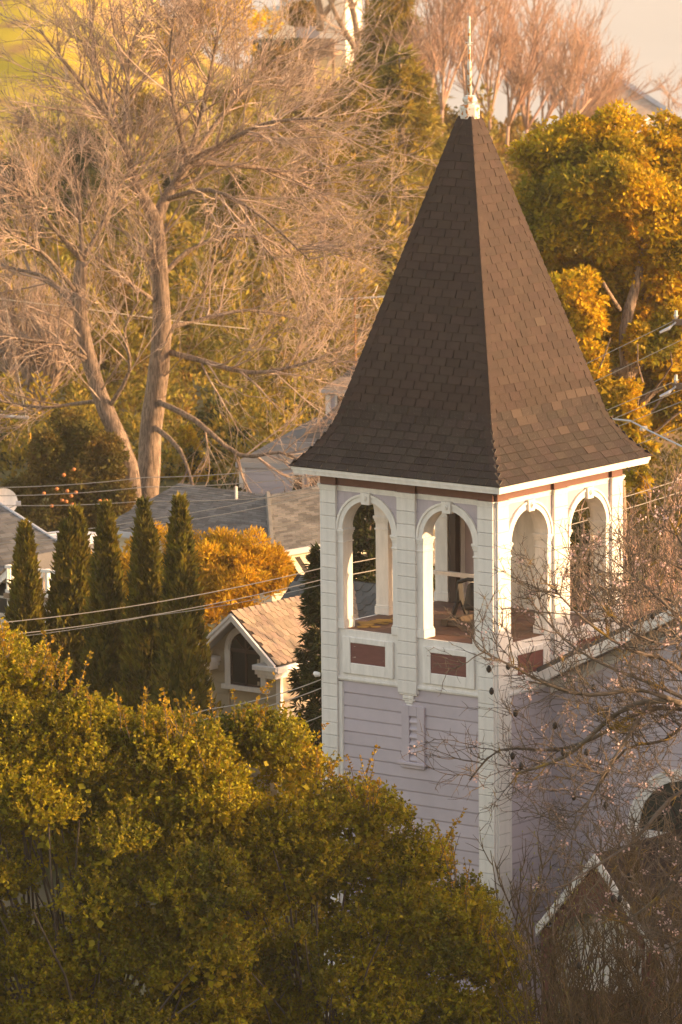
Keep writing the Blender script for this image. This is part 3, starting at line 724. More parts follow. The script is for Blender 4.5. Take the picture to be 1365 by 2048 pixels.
# ================================================================== cypresses
def cypress(label, px, tip, halfw, ybase, d, lean=0, second=None):
    tp = P(px, tip, d); gz = Tz(tp.x, d); H = tp.z-gz; hw = halfw/FPX*d
    t = empty('cypress_tree', (tp.x, d, gz), 0, label, 'cypress', 'row of narrow cypresses left of the gabled dormer')
    limb('trunk', [(0, 0, -.1), (0, 0, H*.5), (0, 0, H*.9)], [.12, .07, .02], bark, t)
    cores = [(0, 0, H)]
    if second: cores.append(second)
    V1 = MB(); LC = []; LD = []
    for (ox, oy, Hc) in cores:
        n = 9500 if ox == 0 else 4000
        hmin = max(0, 0 if ox == 0 else .4*Hc)
        s_ = rng.uniform(0, 1, n)**.85; z = hmin+(Hc-hmin)*(1-s_)*1.0
        u_ = 1-z/Hc
        # lobed plumes running up the tree
        a = rng.uniform(0, 2*np.pi, n)
        lob = .80+.17*np.sin(a*5+z*1.3+ox*9+px)+.14*np.sin(a*8-z*3.1+px)*np.sin(z*2.2+a*2)+.12*np.sin(a*3+z*6.3)*np.sin(a*7+z*2)
        rad = hw*(np.clip(u_, 0, 1)**.80)*lob*1.22*rng.uniform(.80, 1.05, n)+.02
        LC.append(np.stack([ox+rad*np.cos(a), oy+rad*np.sin(a), z], -1))
        LD.append(np.stack([.45*np.cos(a), .45*np.sin(a), np.ones(n)], -1))
        q = [(ox*1., Hc)]
        rings_ = []; m_ = 14
        for j in range(13):
            zz = hmin+(Hc-hmin)*j/12.5; rr_ = hw*max(0, 1-zz/Hc)**.80*.78+.01
            rings_.append([(ox+rr_*math.cos(2*math.pi*k/m_), oy+rr_*math.sin(2*math.pi*k/m_), zz) for k in range(m_)])
        V1.add([x for r_ in rings_ for x in r_], [(i*m_+k, i*m_+(k+1) % m_, (i+1)*m_+(k+1) % m_, (i+1)*m_+k) for i in range(12) for k in range(m_)])
    V1.build('inner_foliage', lf_cyp, t)
    leaves('foliage', np.concatenate(LC), np.concatenate(LD), .16, .062, lf_cyp, t, 'stuff', .30)
cypress('narrow cypress cut off by the left edge of the picture, only its side showing', -22, 1225, 60, 1500, 103)
cypress('small slim cypress standing apart in front of the white gabled house at far left', 50, 1052, 72, 1460, 104.5)
cypress('broad twin-tipped cypress, second of the row from the left', 152, 1022, 92, 1460, 105, second=(-.16, -.12, P(135, 1045, 105).z))
cypress('cypress in the middle of the row with its tip near the house eave', 212, 1014, 76, 1470, 103)
cypress('cypress whose tip overlaps the foot of the big bare trunk', 288, 1008, 70, 1480, 102.5, second=(.12, -.1, P(298, 1070, 102.5).z))
cypress('rightmost cypress, standing beside the gabled dormer', 360, 1000, 84, 1490, 101.5)

# ================================================================== big bare trees
def bare_tree(label, name, limbs, d, dens=(16, 8, 5), Ls=(1.9, .85, .42), tw=.0105, mt=None, bk=None, group=None, up=.02, sag=.0, spread=1.0, dd=1.5, cat='bare tree', kids_all=True, wander=.16):
    """limbs: list of (polyline [(px,py,depth offset)], radii px at start and end, density factor)"""
    fs_ = FD(d)/d; d = FD(d); Ls = tuple(q*fs_ for q in Ls); tw = tw*fs_
    p0 = P(limbs[0][0][0][0], limbs[0][0][0][1], d); gz = Tz(p0.x, d); base = Vector((p0.x, d, gz))
    t = empty(name, base, 0, label, cat, group); B_ = np.array(base); lst = []
    for li, (pl, (ra, rb), df) in enumerate(limbs):
        pts = [tuple(np.array(P(x, y, d+z))-B_) for x, y, z in pl]
        if li == 0: pts[0] = (pts[0][0], pts[0][1], min(pts[0][2], -.2))
        n = len(pts); rad = np.linspace(ra, rb, n)/FPX*d
        o, q, rr_ = limb('trunk' if li == 0 else 'limb', pts, list(rad), bk or bark, t, 9 if ra > 12 else 6)
        if df <= 0: continue
        q2, r2 = resample(q, rr_, 8); N = q2[None]; Rd = r2[None]
        k = int(dens[0]*df)
        p, d_, rr0, tt = spawn(N, Rd, k, .25 if li else .45, 1., spread*.9, .8, .12)
        L = Ls[0]*rng.uniform(.5, 1.25, len(p)); r1 = np.minimum(rr0*.55, tw*4.)*rng.uniform(.6, 1, len(p))
        N1, R1 = grow(p, d_, L, np.maximum(r1, tw*1.5), 7, wander*.62, up, sag); lst.append(segs(N1, R1))
        p, d_, rr0, tt = spawn(N1, R1, dens[1], .15, 1., spread*.55, 1., .1)
        L = Ls[1]*rng.uniform(.5, 1.3, len(p)); N2, R2 = grow(p, d_, L, np.full(len(p), tw*.95), 4, wander*.7, up, sag); lst.append(segs(N2, R2))
        if dens[2]:
            p, d_, rr0, tt = spawn(N2, R2, dens[2], .2, 1., spread*.6, 1., .1)
            L = Ls[2]*rng.uniform(.5, 1.3, len(p)); N3, R3 = grow(p, d_, L, np.full(len(p), tw*.7), 2, wander, up, sag); lst.append(segs(N3, R3))
    seg_obj('twigs', lst, mt or twig, t, 3, 'stuff')
    return t
bare_tree('tallest bare tree with a thick pale leaning trunk rising behind the cypresses', 'bare_tree', [
    ([(285, 1060, 0), (298, 940, 0), (302, 860, .1), (318, 740, .1), (324, 640, 0), (318, 520, 0), (312, 440, 0)], (27, 15), 1.3),
    ([(312, 440, 0), (290, 400, -.2), (262, 340, -.4), (248, 285, -.5)], (14, 8), 1.2),
    ([(312, 440, 0), (330, 400, .2), (350, 370, .3), (378, 325, .4)], (14, 8), 1.4),
    ([(248, 285, -.5), (215, 230, -.7), (150, 150, -1), (80, 60, -1.5)], (7, 2), 2.2),
    ([(248, 285, -.5), (255, 200, -.3), (262, 100, 0), (300, 10, .4)], (7, 2), 2.2),
    ([(248, 285, -.5), (232, 240, .7), (190, 110, 1), (180, 0, 1.5)], (6, 2), 1.8),
    ([(378, 325, .4), (400, 240, .2), (420, 150, 0), (440, 50, -.3)], (7, 2), 2.2),
    ([(378, 325, .4), (430, 250, .7), (490, 180, 1), (560, 110, 1.4)], (7, 2), 2.2),
    ([(378, 325, .4), (450, 285, -.5), (540, 245, -1), (660, 235, -1.4)], (7, 2), 2.2),
    ([(378, 325, .4), (460, 330, .7), (560, 345, 1.1), (660, 400, 1.6)], (7, 2), 2.4),
    ([(330, 400, .2), (420, 380, -.8), (520, 430, -1.4), (620, 520, -1.8)], (6, 2), 2.0),
    ([(378, 325, .4), (350, 220, -.8), (340, 120, -1.2), (350, 20, -1.6)], (6, 2), 1.8),
    ([(318, 560, 0), (380, 500, .6), (470, 470, 1), (560, 490, 1.4), (620, 560, 1.7)], (6, 2), 1.8),
    ([(322, 610, 0), (250, 560, -.6), (170, 500, -1.1), (80, 470, -1.4)], (5, 1.5), 1.3),
    ([(342, 705, 0), (400, 720, -.5), (500, 745, -.9), (600, 730, -1.1), (700, 690, -1.2)], (7, 1.8), 2.2),
    ([(322, 660, 0), (400, 640, .7), (500, 620, 1.3), (610, 640, 1.7)], (6, 1.8), 1.8),
    ([(308, 800, 0), (390, 840, -.8), (480, 910, -1.3), (560, 905, -1.6), (620, 930, -1.8)], (7, 1.8), 1.6),
    ([(304, 850, 0), (360, 900, -.9), (390, 990, -1.2), (400, 1075, -1.4)], (6, 1.6), .7),
], 143, dens=(12, 8, 3), Ls=(2.6, 1.1, .55), tw=.0105)
bare_tree('leaning bare tree with a dark crooked trunk just left of the tallest one', 'bare_tree', [
    ([(268, 1045, 0), (262, 960, 0), (238, 880, 0), (200, 790, 0), (172, 690, .1), (158, 600, 0), (165, 522, 0)], (22, 12), 1.2),
    ([(165, 522, 0), (120, 470, -.4), (60, 400, -.8), (10, 350, -1)], (6, 2), 2.0),
    ([(165, 522, 0), (160, 430, .3), (150, 340, .5), (120, 270, .7)], (6, 2), 2.0),
    ([(165, 522, 0), (210, 440, .4), (240, 370, .8), (300, 300, 1)], (6, 2), 1.6),
    ([(150, 620, 0), (100, 560, .6), (40, 540, 1), (-40, 520, 1.4)], (6, 2), 1.6),
    ([(158, 590, 0), (100, 520, -.8), (50, 480, -1), (-20, 440, -1.3)], (5, 2), 1.6),
    ([(178, 720, 0), (120, 690, -.5), (60, 680, -1), (-20, 670, -1.3)], (5, 2), 1.3),
    ([(205, 800, 0), (150, 808, .5), (80, 815, .9), (-10, 800, 1.2)], (5, 2), 1.2),
    ([(215, 820, 0), (260, 740, -.6), (250, 660, -.9), (280, 600, -1)], (5, 2), 1.0),
], 141, dens=(11, 7, 3), Ls=(2.2, 1.0, .5), tw=.0105)
bare_tree('stubby pollarded bare tree with upright shoots at the left edge', 'bare_tree', [
    ([(62, 960, 0), (66, 900, 0), (68, 840, 0), (60, 780, 0)], (32, 20), 0),
    ([(60, 800, 0), (30, 760, .1), (10, 700, .2), (0, 660, .3)], (14, 6), 2.0),
    ([(60, 800, 0), (55, 740, .1), (40, 700, -.2)], (15, 8), 2.2),
    ([(62, 800, 0), (85, 740, .1), (95, 700, .2)], (15, 7), 2.2),
    ([(70, 820, 0), (105, 770, -.2), (120, 730, -.4)], (12, 6), 1.6),
    ([(50, 830, 0), (20, 800, .3), (-20, 790, .4)], (10, 5), 1.2),
], 158, dens=(16, 6, 3), Ls=(1.9, .8, .4), up=.14, spread=.7)
# dark bare tree by the hilltop house
bare_tree('large dark bare tree with forked trunks in front of the hilltop white house', 'bare_tree', [
    ([(712, 190, 0), (715, 130, 0), (718, 100, 0)], (10, 9), 0),
    ([(718, 110, 0), (712, 50, .2), (700, -10, .4), (695, -80, .6)], (8, 6), .8),
    ([(718, 110, 0), (695, 70, -.2), (668, 20, -.4), (640, -60, -.5)], (7, 4), .8),
    ([(640, 62, .5), (640, 20, .5), (625, -50, .6)], (9, 7), .4),
    ([(640, 40, .5), (665, 5, .4), (680, -60, .3)], (6, 5), .5),
    ([(736, 110, .6), (735, 40, .6), (730, -60, .6)], (5, 4), .6),
    ([(755, 60, .6), (775, 10, .6), (800, -60, .7)], (4, 3), .6),
], 226, dens=(9, 6, 3), Ls=(2.0, 1.0, .5), tw=.014)
# thicket of bare trees on the right ridge
thick = [(880, 300, 905, -20), (935, 310, 930, -40), (985, 320, 960, -10), (1010, 330, 1045, 20), (1045, 325, 1090, 60), (1075, 310, 1130, 90), (1105, 300, 1170, 150), (860, 250, 850, 60), (1130, 300, 1210, 190)]
for i, (bx, by, tx, ty) in enumerate(thick):
    d = 212+(i*37 % 17)-8; lm = [([(bx, by+25, 0), (bx*.8+tx*.2, by*.75+ty*.25, 0)], (4.5, 3.8), 0)]
    sx_, sy_ = bx*.8+tx*.2, by*.75+ty*.25
    for j in range(5):
        ex = tx+random.uniform(-60, 60); ey = ty+random.uniform(-15, 60)
        lm.append(([(sx_, sy_, 0), (sx_*.6+ex*.4+random.uniform(-10, 10), sy_*.6+ey*.4, random.uniform(-.5, .5)), (ex, ey, random.uniform(-1, 1))], (3.4, 1.3), 1))
    lab = ['bare tree on the ridge just left of the finial rod', 'bare tree on the ridge directly behind the finial rod', 'upright bare tree on the ridge right of the finial rod', 'bare tree in the middle of the ridge thicket', 'tall fan-shaped bare tree of the ridge thicket', 'bare tree right of centre in the ridge thicket', 'spreading bare tree near the tan far roof', 'low bare tree between the conifer and the finial', 'short leaning bare tree at the right end of the ridge thicket'][i]
    bare_tree(lab, 'bare_tree', lm, d, dens=(11, 6, 2), Ls=(1.7, .9, .5), tw=.013, mt=twigr, bk=twigr, group='bare trees on the ridge behind the spire', up=.10, spread=.6)
bare_tree('tiny bare treetop standing against the water right of the tan far roof', 'bare_tree', [([(1336, 260, 0), (1338, 220, 0), (1340, 190, 0)], (2, 1.2), 1.5)], 262, dens=(12, 5, 3), Ls=(1.1, .5, .3), tw=.012, mt=twigr)

# ================================================================== conifers and hillside evergreens
def conifer(label, px, ytop, ybase, wpx, d, mt, nb=70, ll=.16, droop=.25, lw=.03, name='cedar_tree', cat='conifer', cards=30, group=None, top_bare=0):
    ll *= FD(d)/d; lw *= FD(d)/d; d = FD(d)
    tp = P(px, ytop, d); gz = min(Tz(tp.x, d), P(px, ybase, d).z); H = tp.z-gz; hw = wpx/FPX*d
    t = empty(name, (tp.x, d, gz), 0, label, cat, group)
    limb('trunk', [(0, 0, -.1), (.05, 0, H*.5), (0, 0, H)], [hw*.07+.1, hw*.04+.06, .02], bark, t)
    u_ = np.sort(rng.uniform(.04, .98, nb)); z = H*u_; L = hw*(1-u_)**.75*rng.uniform(.65, 1.1, nb)+.15
    a = np.arange(nb)*2.4+rng.uniform(-.4, .4, nb); D = np.stack([np.cos(a), np.sin(a), np.full(nb, .10)], -1)
    N, Rd = grow(np.stack([np.zeros(nb), np.zeros(nb), z], -1), D, L, .015+L*.012, 8, .05, .0, droop)
    seg_obj('branches', [segs(N, Rd)], bark, t, 4, 'stuff')
    p, d_, rr0, tt = spawn(N, Rd, 9, .15, 1., .9, .8, -.1)
    N2, R2 = grow(p, d_, np.repeat(L, 9)*.30*rng.uniform(.5, 1.2, len(p)), np.full(len(p), .008), 3, .1, 0, droop)
    p, d_, rr0, tt = spawn(N2, R2, int(cards*.48), 0., 1., .6, .9, -.25)
    leaves('foliage', p, d_, ll*1.4, lw*1.05, mt, t, 'stuff', .3)
    return t
conifer('tall narrow conifer with a pale trunk left of the spire tip', 783, -60, 330, 120, 215, lf_con, 130, .30, .20, .05, cards=44)
conifer('broad golden cedar with drooping fans directly left of the brown spire', 800, 90, 900, 260, 182, lf_con, 130, .26, .22, .05, cards=34)
conifer('olive cedar just left of the spire at half its height', 715, 130, 900, 230, 188, lf_con, 120, .26, .22, .05, cards=32)
conifer('golden cedar top showing immediately left of the upper spire', 850, 200, 900, 170, 200, lf_con, 100, .26, .22, .05, cards=30)
conifer('olive cedar behind the right-hand twigs of the tallest bare tree', 640, 250, 950, 210, 176, lf_con, 120, .24, .22, .05, cards=30)
conifer('golden cedar in the middle distance above the grey roofs', 480, 330, 960, 190, 184, lf_con, 110, .24, .22, .05, cards=28)
conifer('golden conifer behind the thick pale trunk', 330, 420, 980, 150, 180, lf_con, 90, .24, .22, .05, cards=26)
conifer('dark pine with upright tips below the bright grass slope at left', 170, 255, 620, 150, 192, lf_pine, 110, .22, -.12, .035, 'pine_tree', cards=34)
conifer('dark pine at the left edge under the bright grass slope', 20, 320, 640, 130, 188, lf_pine, 100, .22, -.12, .035, 'pine_tree', cards=30)
conifer('dark pine seen through the fork of the tallest bare tree', 345, 290, 640, 120, 196, lf_pine, 90, .22, -.10, .035, 'pine_tree', cards=30)
# hillside shrubs and small trees, each its own
hs = [(90, 60, 60, 231, lf_shrub, 'ochre round shrub on the slope near the upper left corner'), (200, 45, 55, 233, lf_shrub, 'ochre shrub on the slope behind the top of the tallest bare tree'),
      (330, 120, 60, 226, lf_gold, 'amber shrub on the slope above the dark pine'), (470, 70, 90, 222, lf_gold, 'large amber tree on the slope left of the hilltop white house'),
      (545, 160, 60, 220, lf_shrub, 'ochre shrub below the dark hedge of the hilltop house'), (590, 270, 80, 205, lf_shrub, 'ochre tree below the wooden deck of the hilltop house'),
      (470, 240, 80, 208, lf_con, 'olive green shrub halfway down the slope'), (300, 250, 60, 206, lf_shrub, 'ochre shrub behind the fork of the tallest bare tree'),
      (690, 210, 60, 214, lf_shrub, 'ochre shrub at the foot of the dark forked bare tree'), (605, 45, 26, 229, lf_shrub, 'small ochre tree standing against the white hilltop wall'),
      (900, 270, 50, 205, lf_shrub, 'yellow green shrub immediately left of the spire tip'), (120, 700, 90, 172, lf_con, 'green golden shrub behind the crooked dark trunk'),
      (40, 610, 70, 176, lf_shrub, 'ochre shrub behind the pollarded tree'), (230, 620, 80, 172, lf_shrub, 'ochre shrub between the two big bare trunks'),
      (400, 760, 90, 168, lf_con, 'olive shrub low behind the tallest bare tree'), (540, 790, 90, 166, lf_con, 'olive shrub left of the small turret roof'),
      (15, 60, 55, 236, lf_dark, 'dark shrub in the upper left corner'), (860, 380, 60, 200, lf_con, 'olive shrub left of the upper spire'), (395, 30, 60, 240, lf_shrub, 'ochre tree at the top edge beside the paved path')]
for (px, py, rp, d, lm, lab) in hs:
    d = FD(d); r_ = rp/FPX*d; cs = []; rs = []
    c0 = P(px, py, d)
    for i in range(9):
        a = random.uniform(0, 6.28); q = random.uniform(.2, .75)*r_; cs.append((c0.x+q*math.cos(a), c0.y+q*math.sin(a), c0.z+random.uniform(-.5, .5)*r_)); rs.append(r_*random.uniform(.35, .55))
    gz = Tz(c0.x, d)
    clump_tree(lab, 'hillside_tree' if c0.z-gz > 1.6*r_ else 'shrub', 'tree' if c0.z-gz > 1.6*r_ else 'shrub', (c0.x, c0.y, min(gz, c0.z-r_)), cs, rs, 40, 6, .0008*d, .0004*d, lm, None, trunk_r=.09)

def woodland(name, xr, yr, n, hmin, hmax, lm, ll, seed=1, cl=90):
    r2 = np.random.default_rng(seed); y = r2.uniform(*yr, n); u = r2.uniform(*xr, n); x = (u-682.5)/FPX*y
    h = r2.uniform(hmin, hmax, n)*r2.uniform(.5, 1, n); rr_ = r2.uniform(.5, 1.1, n); z = T(x, y); cc = []; dd_ = []
    for i in range(n):
        k = cl; v = nrm(r2.normal(0, 1, (k, 3))); v[:, 2] = np.abs(v[:, 2]); hh_ = r2.uniform(0, 1, k)**.7
        taper = (1-hh_*.8)[:, None]; p = v*rr_[i]*taper*r2.uniform(.8, 1.05, (k, 1)); p[:, 2] = hh_*h[i]+p[:, 2]*.3
        cc.append(p+np.array([x[i], y[i], z[i]-.1])); dd_.append(v+np.array([0, 0, .4]))
    o = leaves(name, np.concatenate(cc), np.concatenate(dd_), ll, ll*.5, lm, None, 'stuff', .4); return o
woodland('hillside_brush', (-200, 1000), (166, 246), 520, 1.0, 4.2, lf_con, .26, 3, 110)
woodland('valley_brush', (-250, 700), (147, 182), 240, .8, 2.6, lf_con, .17, 8, 150)
woodland('valley_scrub', (-250, 1500), (150, 200), 170, .6, 2.0, lf_shrub, .16, 9, 110)
woodland('hillside_undergrowth', (-200, 1100), (162, 250), 300, .6, 2.4, lf_shrub, .22, 4, 100)
woodland('ridge_brush', (800, 1500), (215, 305), 200, .6, 2.0, lf_shrub, .30, 5, 70)
woodland('town_undergrowth', (-250, 1500), (108, 160), 260, .4, 1.3, lf_dark, .16, 6, 90)
woodland('garden_brush', (1170, 1500), (134, 143), 80, 2.0, 3.9, lf_citrus, .15, 11, 130)
# golden camphor tree right of the spire
def blob_tree(label, name, cat, base_px, d, blobs, lm, nl, ll, lw, tr=.28, sub=7, limbs=(), droop=-.3, group=None):
    p0 = P(base_px[0], base_px[1], d); base = np.array([p0.x, d, Tz(p0.x, d)])
    t = empty(name, base, 0, label, cat, group)
    C_ = []; Rr = []
    for (x, y, r_, dz) in blobs:
        c = np.array(P(x, y, d+dz))-base; rr_ = r_/FPX*d
        for j in range(sub):
            v = nrm(rng.normal(0, 1, 3)); v[1] = -abs(v[1]) if random.random() < .6 else v[1]
            C_.append(c+v*rr_*random.uniform(.4, .95)); Rr.append(rr_*random.uniform(.34, .66))
    C_ = np.array(C_); Rr = np.array(Rr)
    top = C_.mean(0)*np.array([.6, .6, .45])
    limb('trunk', [(0, 0, -.2), tuple(top*.5), tuple(top)], [tr*1.2, tr, tr*.75], bark, t)
    pick = rng.permutation(len(C_))[:24]; A = np.repeat(top[None], len(pick), 0); Dd = C_[pick]-A
    N, Rd = grow(A, Dd, np.linalg.norm(Dd, axis=1)*.75, np.full(len(pick), tr*.16), 7, .22); seg_obj('boughs', [segs(N, Rd)], bark, t, 5)
    for pl, ra, rb in limbs:
        limb('limb', [tuple(np.array(P(x, y, d+z))-base) for x, y, z in pl], list(np.linspace(ra, rb, len(pl))/FPX*d), bark, t)
    wts = Rr**2/np.sum(Rr**2); ci = rng.choice(len(C_), nl, p=wts)
    v = nrm(rng.normal(0, 1, (nl, 3))); v[:, 2] = np.where(v[:, 2] < -.2, -v[:, 2]*.6, v[:, 2]); v = nrm(v)
    c = C_[ci]+v*Rr[ci][:, None]*rng.uniform(.62, 1.18, (nl, 1))
    leaves('foliage', c, v*.8+np.array([0, 0, droop]), ll, lw, lm, t, 'stuff', .6)
    k_ = nl//9; ci = rng.integers(0, len(C_), k_); leaves('inner_foliage', C_[ci]+rng.normal(0, .32, (k_, 3))*Rr[ci][:, None], rng.normal(0, 1, (k_, 3)), ll*2., lw*2., lm, t, 'stuff', 1.)
    return t
blob_tree('big golden leaved tree right of the spire with rounded leafy masses', 'golden_tree', 'tree', (1230, 1000), 128,
          [(1090, 330, 60, 0), (1150, 300, 62, .3), (1225, 275, 58, .5), (1260, 300, 48, -.3), (1180, 380, 62, -1.2), (1245, 375, 66, -1.2), (1300, 420, 60, -.6), (1080, 420, 68, .6), (1130, 470, 60, -.2),
           (1345, 290, 58, .8), (1370, 370, 66, .4), (1360, 480, 60, -.4), (1215, 480, 56, -.2), (1290, 520, 54, .4), (1100, 530, 50, .6), (1140, 580, 48, -1.4), (1170, 640, 40, -1.2), (1125, 640, 38, -.6), (1175, 745, 46, -1.2), (1160, 700, 34, -.6),
           (1225, 585, 45, .8), (1280, 620, 36, .8), (1290, 690, 44, -.6), (1345, 650, 44, -.2), (1330, 730, 48, .6), (1250, 720, 34, .9), (1245, 800, 34, -1), (1265, 840, 32, -1), (1365, 800, 50, .8), (1310, 830, 44, 1.2), (1280, 905, 22, -1), (1275, 960, 16, -1.2), (1255, 880, 22, -.8), (1060, 480, 50, 0), (1200, 420, 70, .8), (1290, 350, 60, 1), (1260, 560, 60, 1.4), (1200, 660, 40, .8), (1320, 600, 50, 1), (1090, 620, 40, .5), (1215, 800, 30, -.5), (1240, 760, 40, 1.2), (1340, 560, 50, .6), (1150, 540, 60, 1.5), (1200, 540, 60, 1.5), (1190, 620, 50, 1.5), (1250, 660, 60, 1.8), (1200, 700, 50, 1.6), (1320, 520, 60, 1.6), (1230, 450, 70, 1.6), (1130, 400, 60, 1), (1320, 740, 55, 1.5), (1290, 780, 50, 1.7)],
          lf_gold, 105000, .115, .068, .26, sub=11, limbs=[([(1240, 860, .4), (1255, 760, 0), (1250, 660, 0), (1275, 560, .1), (1290, 470, .2)], 16, 7), ([(1255, 760, 0), (1310, 690, .3), (1345, 600, .6)], 10, 5), ([(1215, 750, -.3), (1260, 735, -.6), (1320, 700, -.6)], 10, 7), ([(1240, 860, .4), (1300, 790, .4), (1365, 755, .6)], 10, 6), ([(1240, 620, 0), (1215, 580, -1.3), (1205, 562, -1.4)], 5, 3)])
# amber mimosa bush behind the cypresses
blob_tree('amber feathery bush behind the cypresses with a rounded top', 'amber_bush', 'bush', (430, 1250), 118,
          [(270, 1120, 55, 0), (330, 1130, 60, .5), (410, 1140, 66, 0), (480, 1140, 60, .2), (530, 1140, 45, .4), (250, 1190, 50, 0), (420, 1210, 60, -.5), (470, 1200, 50, -.2), (300, 1200, 60, 0), (160, 1130, 40, .6), (380, 1250, 40, 0), (520, 1175, 38, .4), (440, 1118, 46, .2), (500, 1122, 44, -.2), (552, 1135, 32, .1), (370, 1105, 46, .2), (300, 1095, 40, .3), (450, 1165, 50, -.4), (545, 1165, 30, -.2), (565, 1150, 22, .3), (525, 1130, 34, -.1), (480, 1150, 50, -.5), (430, 1160, 60, -.6)],
          lf_mim, 44000, .11, .030, .12, sub=7, droop=.5)
blob_tree('small yellow leaved tree right of the thick bare trunk', 'yellow_tree', 'tree', (385, 1030), 150, [(370, 920, 34, 0), (395, 955, 34, 0), (425, 970, 22, 0), (350, 960, 26, .3), (375, 880, 20, 0)], lf_gold, 9000, .10, .05, .10, sub=6)
citr = blob_tree('dark orange tree bearing small fruit behind the cypress row', 'fruit_tree', 'tree', (150, 1060), 140,
          [(90, 900, 50, 0), (150, 890, 55, 0), (205, 920, 45, 0), (100, 960, 60, 0), (170, 970, 65, 0), (230, 990, 50, 0), (120, 1030, 60, 0), (200, 1040, 60, 0), (60, 980, 45, 0)], lf_citrus, 32000, .10, .05, .16, sub=7)
for (x, y) in [(148, 939), (128, 950), (114, 978), (88, 987), (135, 982), (143, 992), (125, 1001), (145, 1009), (207, 1004), (213, 1002), (200, 1002), (133, 1003), (152, 985), (104, 1012)]:
    c = np.array(P(x, y, 138.6+random.uniform(0, .4)))-np.array(citr.location); fr_ = lathe([(.005, -.045), (.035, -.03), (.05, 0), (.035, .032), (.006, .045)], 8, (0, 0)); fr_.v = [(a+c[0], b+c[1], z+c[2]) for a, b, z in fr_.v]
    fr_.build('orange_fruit', mat('orange fruit', (.55, .20, .06), .5, .2, 8), citr, smooth=True)
# dark yew right of the dormer, seen past and through the belfry
conifer('dark evergreen between the dormer and the left side of the tower', 648, 1085, 1600, 76, 101, lf_dark, 150, .12, .05, .04, 'yew_tree', cards=26)
conifer('dark evergreen seen through the leftmost belfry arch', 735, 930, 1500, 80, 112, lf_dark, 130, .13, .05, .05, 'yew_tree', cards=26)
conifer('slim dark evergreen seen through the rightmost belfry arch', 1166, 1035, 1500, 26, 108, lf_dark, 70, .10, .0, .04, 'yew_tree', cards=24)
#@@PART3
# ================================================================== houses
def HM(px, py, d, rz=TA):
    p = P(px, py, d); return p, rz
def prism(name, pts, vec, mt, parent, bevel=0):
    b = MB(); b.poly([Vector(p) for p in pts], vec); return b.build(name, mt, parent, bevel)
# ---- gabled dormer with arched window. local: x runs back along the ridge, y runs left along the gable
ex_ = Vector((math.cos(TA), math.sin(TA), 0)); ey_ = Vector((-math.sin(TA), math.cos(TA), 0))
ap = P(464, 1224, 104.0)
dh = empty('gabled_house', (ap.x, ap.y, Tz(ap.x, ap.y)), TA, 'beige house with white trimmed gable, arched window and tan scalloped roof beside the cypresses', 'house')
za = ap.z-Tz(ap.x, ap.y); HWD = .93; SLP = .86; LEN = 3.6; zeav = za-HWD*SLP
wl = MB(); wl.poly([Vector((.32, -.80, za-3.2)), Vector((.32, .80, za-3.2)), Vector((.32, .80, zeav+.02)), Vector((.32, 0, za-.14)), Vector((.32, -.80, zeav+.02))], (LEN, 0, 0)); wl.build('wall', beige, dh)
for i in range(12):
    z0 = za-.55-(i+1)*.2; z1 = z0+.192
    for k, (a, b_) in enumerate(((-.80, -.32), (.32, .80))) if z1 > za-1.62 else ((0, (-.80, .80)),):
        hi = za-.14-abs(max(abs(a), abs(b_)))*SLP
        prism('siding_board', [(.32, a, z0), (.295, a, z0), (.305, a, z1), (.32, a, z1)], (0, b_-a, 0), beige, dh) if z1 < zeav+.12 else None
for i in range(8):
    z0 = zeav-(i+1)*.2; prism('siding_board', [(.36, -.80, z0), (.36, -.825, z0), (.36, -.812, z0+.192), (.36, -.80, z0+.192)], (LEN-.1, 0, 0), beige, dh)
for sg in (1, -1):
    prism('roof_slope', [(0, 0, za-.03), (0, 0, za+.0), (0, sg*(HWD+.06), zeav-.05), (0, sg*(HWD+.06), zeav-.08)], (LEN, 0, 0), joint, dh)
    prism('bargeboard', [(-.03, 0, za-.17), (-.03, 0, za-.02), (-.03, sg*(HWD+.05), zeav-.06), (-.03, sg*(HWD+.05), zeav-.21)], (.05, 0, 0), white, dh, .006)
    prism('barge_moulding', [(-.055, 0, za-.075), (-.055, 0, za-.02), (-.055, sg*(HWD+.05), zeav-.06), (-.055, sg*(HWD+.05), zeav-.115)], (.024, 0, 0), white, dh)
    prism('soffit', [(.02, 0, za-.15), (.02, 0, za-.12), (.02, sg*HWD, zeav-.12), (.02, sg*HWD, zeav-.15)], (.30, 0, 0), greyt, dh)
    q = MB(); a, b_ = (.50, HWD+.10) if sg > 0 else (-HWD-.10, -.50)
    q.box((-.08, a, zeav-.17), (.34, b_, zeav-.08)); q.box((-.04, a+.03, zeav-.25), (.34, b_-.03, zeav-.17)); q.box((.0, a+.06, zeav-.31), (.34, b_-.06, zeav-.25)); q.build('cornice_return', white, dh, .006)
    q = MB(); q.box((-.04, sg*(HWD+.10)-.06, zeav-.16), (LEN, sg*(HWD+.10)+.0, zeav-.07)) if sg > 0 else q.box((-.04, -HWD-.12, zeav-.2), (LEN, -HWD+.02, zeav-.08)); q.build('gutter', white, dh, .006)
    q = MB(); q.box((.285, sg*.80-.05, za-3.2), (.36, sg*.80+.05, zeav-.3)); q.build('corner_board', white, dh)
